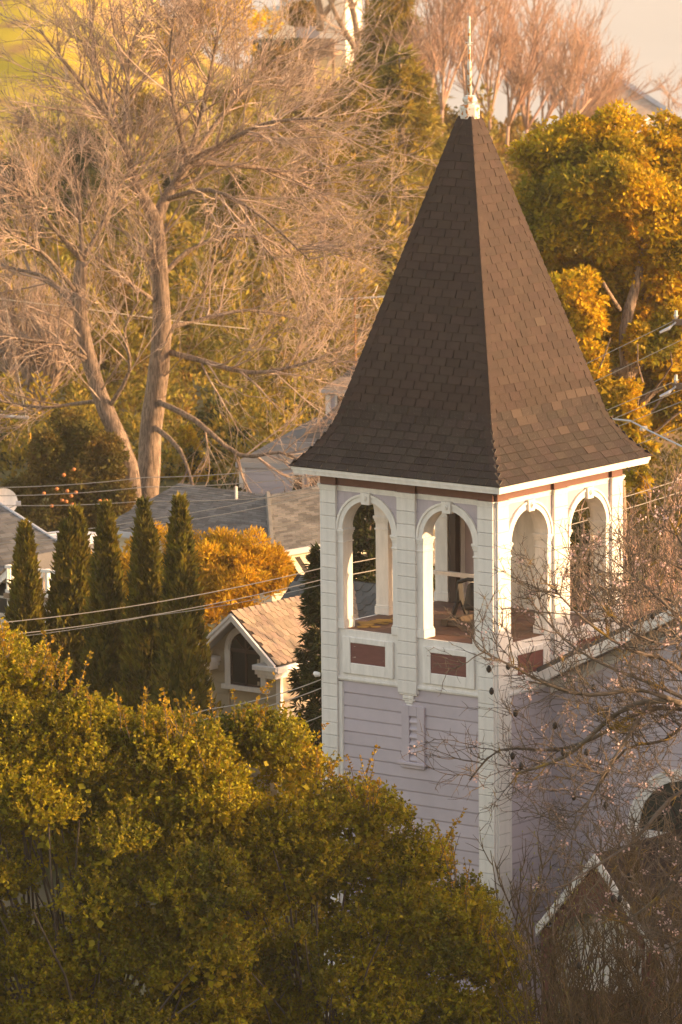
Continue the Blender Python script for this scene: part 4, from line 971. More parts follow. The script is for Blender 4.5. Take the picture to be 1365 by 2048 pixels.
# scalloped shingles on the visible slope (and coarse on the other)
def scallop(nm, mt):
    b = MB(); n = 5
    top = [(0, 1.0), (1, 1.0), (1, .28)]; bot = [(.5+.5*math.cos(math.pi*k/n), .28-.28*math.sin(math.pi*k/n)) for k in range(1, n)]
    pts = top+bot+[(0, .28)]
    b.poly([Vector((x, y, 0)) for x, y in pts], (0, 0, 1)); me_ = b.mesh(nm); me_.materials.append(mt); return me_
SC = scallop('scalloped_shingle', scale_t); SD = scallop('scalloped_shingle', scale_d)
def scallop_slope(parent, o, along, upv, nal, nup, w, ex, me_, th=.012, lim=300, skip=None):
    nn = along.cross(upv).normalized(); nn = nn if nn.z > 0 else -nn; c = 0
    for j in range(nup):
        for i in range(nal):
            p = o+along*(i*w+(w/2 if j % 2 else 0)+.004)+upv*(j*ex)+nn*(.004+.003*(j % 3))
            if skip and skip(i, j): continue
            A_ = along*(w-.008); B_ = upv*(ex*1.42); C_ = nn*th*random.uniform(.8, 1.3)
            B_ = B_-nn*.012
            M_ = Matrix(((A_.x, B_.x, C_.x, p.x), (A_.y, B_.y, C_.y, p.y), (A_.z, B_.z, C_.z, p.z), (0, 0, 0, 1)))
            if c < lim: link('scalloped_shingle', me_, None, parent, M_); c += 1
upv = Vector((0, HWD, HWD*SLP)).normalized()
scallop_slope(dh, Vector((0, -HWD-.07, zeav-.06)), Vector((1, 0, 0)), upv, 22, 9, .155, .138, SC, lim=230)
for i in range(22): 
    q = MB(); q.add([(i*.165-.02, -.09, za-.045), (i*.165+.17, -.09, za-.055), (i*.165+.17, 0, za+.012), (i*.165-.02, 0, za+.035), (i*.165-.02, .09, za-.045), (i*.165+.17, .09, za-.055)], [(0, 1, 2, 3), (3, 2, 5, 4)]); q.build('ridge_tile', scale_t, dh)
# arched window
q = MB(); n = 16; wz = za-.74; wr = .30; wy = -.08
for r0, r1, w0 in ((wr, wr+.10, .255), (wr+.02, wr+.08, .235)):
    vv = []
    for rr_, xx in ((r0, w0), (r1, w0), (r0, .33), (r1, .33)): vv += [(xx, wy+rr_*1.15*math.cos(math.pi*i/n), wz+rr_*1.15*math.sin(math.pi*i/n)) for i in range(n+1)]
    N = n+1; q.add(vv, [z_ for i in range(n) for z_ in ((i, i+1, N+i+1, N+i), (i, i+1, 2*N+i+1, 2*N+i), (N+i, N+i+1, 3*N+i+1, 3*N+i))])
q.v = [(a, b, min(c, za-.15-abs(b)*SLP)) for a, b, c in q.v]
for sg in (1, -1): q.box((.255, wy+sg*.403-.058, wz-.62), (.33, wy+sg*.403+.058, wz))
q.box((.22, wy-.52, wz-.70), (.33, wy+.52, wz-.62)); win = q.build('arched_window', white, dh)
prism('pane', [(.30, wy+wr*1.15*math.cos(math.pi*i/n), min(wz+wr*1.15*math.sin(math.pi*i/n), za-.16-abs(wy+wr*1.15*math.cos(math.pi*i/n))*SLP)) for i in range(n+1)], (.01, 0, 0), glassd, win)
q = MB(); q.box((.30, wy-.345, wz-.62), (.31, wy+.345, wz)); q.build('pane', glassd, win)
q = MB()
for y0, y1, z0, z1 in ((-.345, .345, wz-.03, wz+.03), (-.02, .02, wz-.62, wz+.33), (-.345, -.31, wz-.62, wz), (.31, .345, wz-.62, wz), (-.345, .345, wz-.62, wz-.58)): q.box((.275, wy+y0, z0), (.299, wy+y1, z1))
for a in (45, 135): q.tube([(.287, wy, wz), (.287, wy+.34*math.cos(R(a)), wz+.34*math.sin(R(a)))], .014, 4)
q.tube([(.287, wy+.335*math.cos(R(a)), wz+.335*math.sin(R(a))) for a in range(0, 181, 15)], .02, 4)
q.v = [(a, b, min(c, za-.155-abs(b)*SLP)) for a, b, c in q.v]
q.build('muntin', darkfr, win)
# main roof of that house, dark scalloped, behind and left
m1 = P(497, 1205, 106.5)-dh.location; m1 = Vector((m1.dot(ex_), m1.dot(ey_), m1.z))
prism('main_roof', [(1.2, 1.35, za-1.9), (1.2, -1.0, za-1.9), (3.6, -1.0, za+.06), (3.6, 1.35, za+.06)], (.1, 0, -.1), joint, dh)
upm = Vector((2.4, 0, 1.96)).normalized()
scallop_slope(dh, Vector((1.2, 1.35, za-1.9))+upm*0, Vector((0, -1, 0)), upm, 11, 20, .21, .15, SD, th=.015, lim=300, skip=lambda i, j: j < 5 or i < 0)
prism('main_wall', [(1.5, 1.3, za-4.5), (1.5, -1.2, za-4.5), (1.5, -1.2, za-1.9), (1.5, 1.3, za-1.9)], (2, 0, 0), beige, dh)
prism('lower_roof', [(.9, -.9, za-2.25), (.9, -2.6, za-2.25), (2.0, -2.6, za-1.6), (2.0, -.9, za-1.6)], (.05, 0, -.08), roofg, dh)
q = MB(); q.box((-.3, -2.7, za-2.42), (.9, -1.3, za-2.32)); q.box((-.3, -2.7, za-4), (-.24, -1.3, za-2.42)); q.build('lean_to', white, dh)

# generic courses of shingles on a sloping quad, built as real strips
def courses(name, parent, a, b, c, d_, n, mt, th=.03, tab=.35, cut=0):
    """quad a-b (eave) to d-c (ridge); rows of butted tabs as one part"""
    a, b, c, d_ = map(Vector, (a, b, c, d_)); q = MB(); nn = (b-a).cross(d_-a).normalized(); nn = nn if nn.z > 0 else -nn
    for i in range(n):
        t0, t1 = i/n, (i+1)/n; p0 = a+(d_-a)*t0; p1 = b+(c-b)*t0; r0 = a+(d_-a)*t1; r1 = b+(c-b)*t1
        L = (p1-p0).length; k = max(1, int(L/tab)); off = (i % 2)*.5
        for j in range(-1, k+1):
            u0 = max(0, (j+off)/k); u1 = min(1, (j+1+off)/k-.02/k)
            if u1 <= u0+.005: continue
            h = nn*th*random.uniform(.7, 1.2)
            A_, B_ = p0+(p1-p0)*u0, p0+(p1-p0)*u1; C_, D_ = r0+(r1-r0)*u1, r0+(r1-r0)*u0
            q.add([A_+h, B_+h, C_+nn*.004, D_+nn*.004, A_, B_], [(0, 1, 2, 3), (4, 5, 1, 0)])
    o = q.build(name, mt, parent); o['kind'] = 'stuff'; return o
def L2(parent, p):  # world point -> local of a rotated empty
    v = Vector(p)-parent.location; a = parent.rotation_euler.z; return Vector((v.x*math.cos(a)+v.y*math.sin(a), -v.x*math.sin(a)+v.y*math.cos(a), v.z))
# ---- big grey hip roofed house (middle)
c0 = P(545, 1105, 130); gh = empty('grey_roof_house', (c0.x, c0.y, 0), R(47), 'low cream house with a wide grey hip roof and striped awning behind the amber bush', 'house'); ze = c0.z
def gl_(px, py, d): return L2(gh, P(px, py, d))
E1 = Vector((0, 0, ze)); EL = Vector((0, 5.4, ze)); ER = Vector((7.5, 0, ze)); R1 = Vector((2.6, 2.6, ze+.72)); RL = Vector((2.6, 5.4, ze+.72)); RR = Vector((7.5, 2.6, ze+.72))
for nm_, a, b, c, d_ in (('roof_slope', E1, EL, RL, R1), ('roof_slope', ER, E1, R1, RR)):
    q = MB(); q.add([a-Vector((0, 0, .03)), b-Vector((0, 0, .03)), c-Vector((0, 0, .03)), d_-Vector((0, 0, .03))], [(0, 1, 2, 3)]); q.build(nm_, joint, gh)
courses('roof_shingles', gh, E1, EL, RL, R1, 24, roofg, .012, .26); courses('roof_shingles', gh, ER, E1, R1, RR, 24, roofg, .012, .26)
q = MB(); q.tube([E1+Vector((0, 0, .02)), R1+Vector((0, 0, .03))], .06, 5); q.build('hip_ridge', roofg, gh)
q = MB(); q.box((-.06, -.06, ze-.12), (0, 5.4, ze-.0)); q.box((0, -.06, ze-.12), (7.5, 0, ze-.0)); q.build('gutter', greyt, gh)
q = MB(); q.box((.45, .45, 0), (7.5, 5.2, ze-.05)); q.build('wall', cream, gh)
q = MB(); q.box((.05, .05, ze-.09), (7.5, 5.4, ze-.06)); q.build('soffit', cream, gh)
for i in range(12):   # striped awning on the right wall
    u = 1.0+i*.17; q = MB(); q.add([(u, .44, ze-.30), (u+.17, .44, ze-.30), (u+.17, -.10, ze-.86), (u, -.10, ze-.86)], [(0, 1, 2, 3)])
    q.build('awning_stripe', iron if i in (1, 3, 9, 10) else cream, gh)
q = MB(); q.box((.98, .43, ze-1.6), (3.1, .445, ze-.45)); q.build('window', glassd, gh)
for i in range(3):
    q = MB(); q.box((3.3+i*.9, .42, ze-1.3), (3.9+i*.9, .446, ze-.5)); q.build('window', glassd, gh)
q = MB(); q.tube([Vector((2.2, 3.2, ze+.6)), Vector((2.2, 3.2, ze+.9))], .03, 6); q.build('vent_pipe', white, gh)
# lower left part of the same roof line
c1 = P(230, 1072, 134); gl2 = empty('low_grey_house', (c1.x, c1.y, 0), R(-9), 'low long grey roofed annexe behind the cypress tips', 'house'); z2 = c1.z
courses('roof_shingles', gl2, (0, 0, z2), (3.6, 0, z2), (3.6, 2.4, z2+.35), (0, 2.4, z2+.35), 12, roofg, .025, .33)
q = MB(); q.add([(0, 0, z2-.03), (3.6, 0, z2-.03), (3.6, 2.4, z2+.32), (0, 2.4, z2+.32)], [(0, 1, 2, 3)]); q.build('roof_slope', joint, gl2)
q = MB(); q.box((0, -.05, z2-.1), (3.6, 0, z2+.0)); q.build('gutter', greyt, gl2); q = MB(); q.box((.2, .3, 0), (3.5, 2.3, z2-.03)); q.build('wall', cream, gl2)
# ---- lavender house with hipped turret
c2 = P(480, 990, 146); lh = empty('lavender_house', (c2.x, c2.y, 0), R(-14), 'pale lavender house with white trim and a small square hipped turret left of the tower', 'house')
zt = P(480, 926, 146).z; 
q = MB(); q.box((0, 0, 0), (3.6, 4, zt-.1)); q.build('wall', lav, lh)
q = MB(); q.box((-.08, -.08, zt-.1), (3.7, 4, zt+.03)); q.build('cornice', greyt, lh)
q = MB(); q.add([(-.08, -.08, zt+.03), (3.7, -.08, zt+.03), (3.7, 4, zt+.6), (.9, 4, zt+.6)], [(0, 1, 2, 3)]); q.build('porch_roof', roofg, lh)
for i in range(7):
    q = MB(); q.box((.12, -.02, zt-.1-(i+1)*.16), (3.5, 0, zt-.1-i*.16-.01)); q.build('siding_board', lav, lh)
q = MB(); q.box((0, -.05, 0), (.14, 0, zt-.1)); q.build('corner_board', white, lh)
for u in (1.35, 1.75): 
    q = MB(); q.box((u, -.06, zt-.75), (u+.3, -.021, zt-.2)); w = q.build('window', white, lh); q = MB(); q.box((u+.05, -.07, zt-.7), (u+.25, -.061, zt-.25)); q.build('pane', glassd, w)
# turret
tp_ = L2(lh, P(712, 722, 150)); tc = tp_; e_l = L2(lh, P(638, 787, 149)); hw_ = .80
tz1 = e_l.z; tz0 = tz1-1.9; cx_, cyy = tc.x, tc.y+.3
q = MB(); q.box((cx_-hw_*.8, cyy-hw_*.8, 0), (cx_+hw_*.8, cyy+hw_*.8, tz1)); q.build('turret_wall', lav, lh)
for sx, sy in ((-1, -1), (1, -1)):
    q = MB(); q.box((cx_+sx*hw_*.8-.06, cyy-hw_*.8-.05, tz0-.5), (cx_+sx*hw_*.8+.06, cyy-hw_*.8+.02, tz1)); q.build('corner_board', white, lh)
for u in (-.45, .1):
    q = MB(); q.box((cx_+u, cyy-hw_*.8-.05, tz1-.95), (cx_+u+.3, cyy-hw_*.8-.005, tz1-.1)); w = q.build('window', white, lh)
    q = MB(); q.box((cx_+u+.06, cyy-hw_*.8-.06, tz1-.88), (cx_+u+.25, cyy-hw_*.8-.051, tz1-.16)); q.build('pane', glassd, w)
ap2 = (cx_, cyy, tc.z)
cs_ = [(cx_-hw_, cyy-hw_, tz1), (cx_+hw_, cyy-hw_, tz1), (cx_+hw_, cyy+hw_, tz1), (cx_-hw_, cyy+hw_, tz1)]
for i in range(4):
    a, b = Vector(cs_[i]), Vector(cs_[(i+1) % 4]); A_ = Vector(ap2)
    md = (a+b)*.5*.45+Vector((cx_, cyy, tz1))*.55+Vector((0, 0, (tc.z-tz1)*.38)); s2 = .45
    a2 = Vector((cx_, cyy, 0))+(a-Vector((cx_, cyy, 0)))*s2; b2 = Vector((cx_, cyy, 0))+(b-Vector((cx_, cyy, 0)))*s2; a2.z = b2.z = tz1+(tc.z-tz1)*.40
    courses('turret_shingles', lh, a, b, b2, a2, 6, rooft if i < 2 else roofg, .02, .25); courses('turret_shingles', lh, a2, b2, A_+(b2-a2)*.01, A_-(b2-a2)*.01, 7, roofg, .02, .25)
q = MB(); q.box((cx_-hw_-.03, cyy-hw_-.03, tz1-.08), (cx_+hw_+.03, cyy+hw_, tz1)); q.build('turret_gutter', greyt, lh)
e0 = L2(lh, P(598, 884, 147.5)); e1_ = L2(lh, P(668, 800, 149)); q2 = 2.2
courses('wing_shingles', lh, (e0.x, e0.y, e0.z), (e0.x+q2, e0.y, e0.z), (e0.x+q2, e0.y+1.5, e1_.z), (e0.x+.72, e0.y+1.5, e1_.z), 9, roofg, .02, .28)
q = MB(); q.box((e0.x-.03, e0.y-.05, e0.z-.10), (e0.x+q2, e0.y+.0, e0.z)); q.build('wing_gutter', greyt, lh)
q = MB(); q.box((e0.x+.3, e0.y+.2, 0), (e0.x+q2, e0.y+3, e0.z)); q.build('wing_wall', lav, lh)
# ---- TV antenna on a mast
an = P(713, 720, 148.5); at_ = empty('tv_antenna', an, 0, 'rusty television mast with a long horizontal antenna boom above the turret roof', 'antenna')
q = MB(); q.tube([(0, 0, -1.5), (-.03, 0, P(712, 590, 148.5).z-an.z)], .03, 6); q.build('mast', mat('rusty mast', (.35, .16, .06), .6, .3, 4), at_)
zb = P(712, 600, 148.5).z-an.z
q = MB(); q.tube([(-.65, .1, zb-.01), (.75, -.1, zb+.09)], .026, 5); q.build('boom', metalw, at_)
for i in range(9):
    x = -.6+i*.16; q = MB(); q.tube([(x, .1-.03*i+.28, zb+.01*i-.015), (x, .1-.03*i-.28, zb+.01*i+.015)], .008, 4); q.build('element', metalw, at_)
for sg in (1, -1):
    q = MB(); q.tube([(.42, 0, zb+.06), (.55, sg*.1, zb+.06+sg*.28)], .01, 4); q.build('reflector_arm', metalw, at_)
q = MB(); q.box((-.02, -.04, zb-.45), (.10, .04, zb-.36)); q.build('amplifier_box', cream, at_)
# ---- left house with gable
c3 = P(216, 1146, 124); wh = empty('white_gable_house', (c3.x, c3.y, 0), R(52.28), 'white house with a broad grey roof and small white gable at the left edge', 'house')
wa, wb_, wc, wd_ = (L2(wh, P(*q)) for q in ((-160, 1205, 121.2), (217, 1148, 123.4), (-6, 1004, 127.6), (-160, 1030, 126.6)))
courses('roof_shingles', wh, wa, wb_, wc, wd_, 24, roofg, .012, .30)
dz = Vector((0, 0, .03)); q = MB(); q.add([wa-dz, wb_-dz, wc-dz, wd_-dz], [(0, 1, 2, 3)]); q.build('roof_slope', joint, wh)
q = MB(); q.tube([wb_, wc], .04, 5); q.build('rake_edge', greyt, wh)
q = MB(); dn = Vector((0, 0, -5)); ins_ = Vector((.25, .1, -.1)); q.add([wa+ins_, wb_+ins_, wc+ins_-dz*3, wd_+ins_-dz*3, wa+dn, wb_+dn, wc+dn, wd_+dn], [(0, 1, 5, 4), (1, 2, 6, 5), (2, 3, 7, 6), (3, 0, 4, 7)]); q.build('wall', cream, wh)
gp = L2(wh, P(37, 1120, 121.5))
for sg, ln_ in ((1, .9), (-1, .95)):
    prism('gable_roof', [(gp.x, gp.y, gp.z-.03), (gp.x, gp.y, gp.z+.03), (gp.x, gp.y+sg*1.15, gp.z-ln_+.03), (gp.x, gp.y+sg*1.15, gp.z-ln_-.03)], (2.5, 0, 0), roofg, wh)
    prism('bargeboard', [(gp.x-.05, gp.y, gp.z-.16), (gp.x-.05, gp.y, gp.z-.0), (gp.x-.05, gp.y+sg*1.18, gp.z-ln_-.02), (gp.x-.05, gp.y+sg*1.18, gp.z-ln_-.18)], (.05, 0, 0), white, wh)
    for j in range(7):
        t0, t1 = j/7, (j+.93)/7; y0, z0 = gp.y+sg*1.18*t0, gp.z-ln_*t0; y1, z1 = gp.y+sg*1.18*t1, gp.z-ln_*t1
        prism('edge_tile', [(gp.x-.08, y0, z0), (gp.x-.08, y0, z0+.05), (gp.x-.08, y1, z1+.05), (gp.x-.08, y1, z1)], (.22, 0, 0), scale_t, wh)
prism('gable_wall', [(gp.x+.25, gp.y-1.0, 0), (gp.x+.25, gp.y-1.0, gp.z-.95), (gp.x+.25, gp.y, gp.z-.12), (gp.x+.25, gp.y+1.0, gp.z-.95), (gp.x+.25, gp.y+1.0, 0)], (2, 0, 0), white, wh)
q = MB(); q.box((gp.x+.20, gp.y-.15, gp.z-1.25), (gp.x+.25, gp.y+.95, gp.z-.50)); w = q.build('window', white, wh)
q = MB(); q.box((gp.x+.19, gp.y-.08, gp.z-.83), (gp.x+.20, gp.y+.88, gp.z-.56)); q.build('pane', glassd, w); q = MB(); q.box((gp.x+.19, gp.y-.08, gp.z-1.19), (gp.x+.20, gp.y+.88, gp.z-.88)); q.build('pane', glassd, w)
# deck railing under the gable
dr = empty('deck_railing', P(95, 1175, 120), R(-36), 'white deck railing in front of the white gabled house', 'railing')
q = MB(); q.box((-1.1, 0, .3), (.9, .05, .36)); q.build('rail', white, dr); q = MB(); q.box((-1.1, 0, -.2), (.9, .05, -.14)); q.build('rail', white, dr)
for x in (-1.1, -.1, .85): q = MB(); q.box((x, .055, -2.3), (x+.08, .13, .36)); q.build('deck_post', white, dr)
q = MB(); q.box((-1.15, .0, -.32), (.95, 1.2, -.22)); q.build('deck_floor', wood, dr)
for i in range(16):
    q = MB(); q.box((-1.08+i*.13, .012, -.14), (-1.04+i*.13, .04, .3)); q.build('baluster', white, dr)
# ---- white parasol-like canopy
cp_ = P(140, 1078, 127); ca = empty('patio_canopy', (cp_.x, cp_.y, 0), 0, 'white flat patio canopy on slanted struts behind the cypresses', 'canopy')
q = MB(); n = 16; q.add([(1.02*math.cos(2*math.pi*k/n), .7*math.sin(2*math.pi*k/n), cp_.z+.05*0) for k in range(n)]+[(.55*math.cos(2*math.pi*k/n), .4*math.sin(2*math.pi*k/n), cp_.z+.12) for k in range(n)]+[(1.02*math.cos(2*math.pi*k/n), .7*math.sin(2*math.pi*k/n), cp_.z-.07) for k in range(n)],
      [(k, (k+1) % n, n+(k+1) % n, n+k) for k in range(n)]+[tuple(range(n, 2*n))]+[(k, (k+1) % n, 2*n+(k+1) % n, 2*n+k) for k in range(n)]); q.build('canopy_top', white, ca)
for x0, x1 in ((.55, .95), (.8, 1.05), (-.5, -.9)): q = MB(); q.tube([(x0*.7, 0, cp_.z-.05), (x1, 0, cp_.z-.75)], .025, 5); q.build('strut', greyt, ca)
q = MB(); q.tube([(0, 0, 0), (0, 0, cp_.z)], .04, 6); q.build('post', greyt, ca)
for i in range(3): q = MB(); q.tube([(-.75+i*.28, -.3, cp_.z+.06), (-.75+i*.28, -.3, cp_.z+.15)], [.04, .05], 6); q.build('lamp', white, ca)
# ---- satellite dish on a roof corner
sdp = P(8, 1003, 128); sdh = empty('satellite_dish', sdp, 0, 'round white satellite dish at the left edge above the grey roof', 'satellite dish')
q = MB(); n = 18; q.add([(0, .08, 0)]+[(.16*math.cos(2*math.pi*k/n), .05, .15*math.sin(2*math.pi*k/n)) for k in range(n)]+[(.31*math.cos(2*math.pi*k/n), -.02, .29*math.sin(2*math.pi*k/n)) for k in range(n)],
      [(0, 1+k, 1+(k+1) % n) for k in range(n)]+[(1+k, 1+(k+1) % n, 1+n+(k+1) % n, 1+n+k) for k in range(n)]); o = q.build('reflector', white, sdh, smooth=True); o.rotation_euler = (R(-15), 0, R(20))
q = MB(); q.tube([(0, .05, -.2), (.32, -.25, -.02)], .012, 5); q.build('feed_arm', greyt, sdh); q = MB(); q.box((.28, -.3, -.06), (.38, -.2, .04)); q.build('feed_horn', greyt, sdh)
q = MB(); q.tube([(0, .1, 0), (0, .2, -1.5)], .025, 6); q.build('mast', greyt, sdh)
# ---- small distant houses
def simple_house(label, px, py, d, rz, wx, wy, hr, eave, rm, wmat, name='cottage', found=-3, windows=()):
    """px,py: near left eave corner; ridge runs along local x"""
    d = FD(d); c = P(px, py, d); gz = Tz(c.x, d); t = empty(name, (c.x, c.y, c.z), rz, label, 'house')
    q = MB(); q.box((.25, .25, min(gz-c.z-.3, -1.5)), (wx-.25, wy-.25, -.02)); q.build('wall', wmat, t)
    for x0 in (.25, wx-.35): prism('gable', [(x0, .25, -.03), (x0, wy-.25, -.03), (x0, wy/2, hr-.12)], (.1, 0, 0), wmat, t)
    for nm_, a, b, c_, d_ in (('roof_shingles', (0, 0, 0), (wx, 0, 0), (wx, wy/2, hr), (0, wy/2, hr)), ('roof_shingles', (wx, wy, 0), (0, wy, 0), (0, wy/2, hr), (wx, wy/2, hr))):
        q = MB(); q.add([Vector(v_)-Vector((0, 0, .03)) for v_ in (a, b, c_, d_)], [(0, 1, 2, 3)]); q.build('roof_slope', joint, t)
        courses(nm_, t, a, b, c_, d_, int(math.hypot(wy/2, hr)/.19), rm, .02, .4)
    q = MB(); q.box((-.02, -.06, -.12), (wx, 0, 0)); q.build('fascia', greyt, t)
    for (x, z) in windows:
        q = MB(); q.box((x, .21, z), (x+.8, .25, z+.9)); w = q.build('window', white, t); q = MB(); q.box((x+.08, .2, z+.08), (x+.72, .209, z+.82)); q.build('pane', glassd, w)
    return t
simple_house('small grey roofed house with a pale wall behind the tallest bare tree', 105, 905, 163, R(8), 3.0, 4.2, .75, 0, roofg, iron)
simple_house('pale yellow wooden shed wall right behind the thick pale trunk', 212, 915, 161, R(20), 2.0, 3.0, .45, 0, roofg, cream)
ft = P(1243, 162, 306); fh = empty('far_house', ft, 0, 'broad tan roofed building against the water at the upper right', 'building')
def fl(x, y, d): return P(x, y, d)-ft
fa, fb, fc, fd = fl(1120, 268, 296), fl(1345, 232, 300), fl(1243, 162, 306), fl(1150, 200, 306)
courses('roof_shingles', fh, fa, fb, fc, fd, 20, rooft, .02, .5); q = MB(); d3 = Vector((0, 0, .05)); q.add([fa-d3, fb-d3, fc-d3, fd-d3], [(0, 1, 2, 3)]); q.build('roof_slope', rooft, fh)
q = MB(); q.tube([fc+Vector((0, 0, .05)), fb+Vector((.1, 0, .05))], .16, 4); q.tube([fc, fd], .12, 4); q.build('ridge_cap', greyt, fh)
q = MB(); q.poly([fl(1175, 196, 305.5), fl(1237, 176, 305.5), fl(1252, 180, 305.5), fl(1200, 214, 305.5)], (0, .1, 0)); q.build('skylight_wall', white, fh)
q = MB(); q.add([fa-d3, fb-d3, fb-Vector((0, 0, 4)), fa-Vector((0, 0, 4))], [(0, 1, 2, 3)]); q.build('wall', greyt, fh)
q = MB(); q.tube([fl(1215, 258, 294), fl(1312, 236, 297)], .07, 4); q.build('gutter', white, fh)
simple_house('grey roofed house glimpsed between the limbs of the golden tree', 1190, 775, 146, R(12), 3.4, 4.5, 1.5, 0, roofg, wood)
# ---- hilltop white house with deck
hc = P(524, 72, 289); hh = empty('hilltop_house', (hc.x, hc.y, hc.z), R(-12), 'white hilltop house with a wooden deck behind the dark forked tree', 'house')
def hx(px, d=289): return (px-524)/FPX*d
def hz(py, d=289): return -(py-72)/FPX*d
q = MB(); q.box((0, 0, -2.5), (1.55, 3, hz(28))); q.build('wing_wall', white, hh)
q = MB(); q.box((hx(583), .8, -1.5), (hx(640), 4, hz(5))); q.build('main_wall', lav, hh)
q = MB(); q.box((hx(640), .2, -1.5), (hx(694), 4, hz(-30))); q.build('right_wall', white, hh)
q = MB(); q.box((-.05, -.1, hz(28)), (1.6, 3.1, hz(20))); q.build('wing_roof', cream, hh)
q = MB(); q.box((hx(560), .5, hz(12)), (hx(645), 4, hz(-2))); q.build('main_roof', greyt, hh)
for u in (596, 618): q = MB(); q.box((hx(u), .74, hz(50)), (hx(u+14), .8, hz(22))); w = q.build('window', white, hh); q = MB(); q.box((hx(u+2), .73, hz(48)), (hx(u+12), .739, hz(24))); q.build('pane', glassd, w)
q = MB(); q.box((.35, -.03, hz(70)), (.40, 0, hz(30))); q.build('downpipe', greyt, hh)
q = MB(); q.box((hx(604), -2.4, hz(105)), (hx(690), -.2, hz(98))); q.build('deck_floor', wood, hh)
for i in range(20):
    q = MB(); x = hx(604)+i*.103; q.box((x, -2.42, hz(98)), (x+.092, -2.38, hz(68))); q.build('deck_board', wood, hh)
for u in (606, 646, 688): q = MB(); q.box((hx(u), -2.38, hz(165)), (hx(u)+.12, -2.26, hz(70))); q.build('deck_post', wood, hh)
q = MB(); q.box((hx(602), -2.2, hz(165)), (hx(650), -2.0, hz(108))); q.build('deck_skirt', wood, hh)
hd = empty('hedge', P(555, 105, 284), R(-6), 'dark clipped hedge below the white wing of the hilltop house', 'hedge')
p_ = np.stack([rng.uniform(-1.2, 1.2, 5000), rng.uniform(-.4, .4, 5000), rng.uniform(-.7, .6, 5000)+.1*np.sin(rng.uniform(-1, 1, 5000)*6)], -1)
leaves('foliage', p_, rng.normal(0, 1, (5000, 3)), .12, .07, lf_dark, hd, 'stuff')
# stone garden path on the hill
q = MB(); q.add([tuple(P(x, y, d)+Vector((0, 0, .02))) for x, y, d in ((300, 40, 228), (368, 72, 226), (372, 84, 225), (298, 60, 226.5))], [(0, 1, 2, 3)])
# ---- blossom tree (right foreground)
bt = empty('blossom_tree', (0, 0, 0), 0, 'bare blossom tree with pink buds and black seed pods reaching in from the right edge', 'tree')
pr = P(1560, 1500, 75.5); bt.location = (pr.x, pr.y, Tz(pr.x, pr.y)); BB = np.array(bt.location)
def bl_(pts): return [tuple(np.array(P(x, y, 75.5+z))-BB) for x, y, z in pts]
_, tq, tr_ = limb('trunk', [(0, 0, -.2), (.05, 0, pr.z*.4), tuple(np.array(P(1530, 1560, 75.5))-BB)], [.20, .17, .14], twigb, bt)
bls = [([(1530, 1560, 0), (1440, 1440, 0), (1365, 1408, 0), (1300, 1402, .1), (1230, 1430, .2), (1150, 1500, .3), (1090, 1530, .3), (1030, 1548, .4)], 14, 2.2),
       ([(1440, 1440, 0), (1380, 1420, .6), (1290, 1420, .7), (1190, 1475, .9), (1110, 1500, 1.1), (1000, 1500, 1.2), (940, 1560, 1.3)], 10, 1.6),
       ([(1365, 1408, 0), (1280, 1380, -.4), (1180, 1390, -.6), (1100, 1370, -.7), (1020, 1330, -.9), (960, 1300, -1)], 8, 1.5),
       ([(1500, 1500, 0), (1420, 1330, .2), (1360, 1240, .4), (1300, 1180, .5), (1240, 1130, .6)], 9, 1.8),
       ([(1460, 1440, 0), (1350, 1330, -.5), (1260, 1300, -.8), (1170, 1240, -1), (1110, 1180, -1.1)], 8, 1.4),
       ([(1420, 1420, .4), (1310, 1370, .9), (1210, 1330, 1.2), (1130, 1280, 1.4), (1060, 1200, 1.5)], 7, 1.4),
       ([(1530, 1560, 0), (1420, 1560, -.6), (1340, 1600, -.9), (1270, 1680, -1.1), (1180, 1740, -1.3), (1100, 1790, -1.4)], 9, 1.5),
       ([(1300, 1402, .1), (1220, 1530, -.2), (1190, 1580, -.4), (1150, 1660, -.5)], 6, 1.4),
       ([(1500, 1560, 0), (1430, 1640, .5), (1380, 1720, .8), (1310, 1800, 1), (1240, 1850, 1.2)], 8, 1.6),
       ([(1530, 1500, 0), (1480, 1350, -.3), (1420, 1200, -.5), (1360, 1080, -.6), (1330, 1020, -.7)], 8, 1.4),
       ([(1400, 1420, .2), (1330, 1480, .4), (1250, 1500, .5), (1180, 1600, .6), (1130, 1640, .6)], 6, 1.2),
       ([(1500, 1450, 0), (1430, 1300, .6), (1340, 1200, 1.), (1250, 1190, 1.2), (1180, 1130, 1.3)], 6, 1.2),
       ([(1480, 1420, 0), (1400, 1280, -.9), (1330, 1290, -1.2), (1240, 1250, -1.4), (1190, 1190, -1.5)], 6, 1.2),
       ([(1500, 1420, 0), (1440, 1260, .9), (1390, 1160, 1.1), (1310, 1110, 1.2)], 6, 1.2),
       ([(1540, 1620, 0), (1450, 1740, .2), (1400, 1850, .3), (1330, 1900, .6)], 8, 1.6)]
lst = []; tips = []
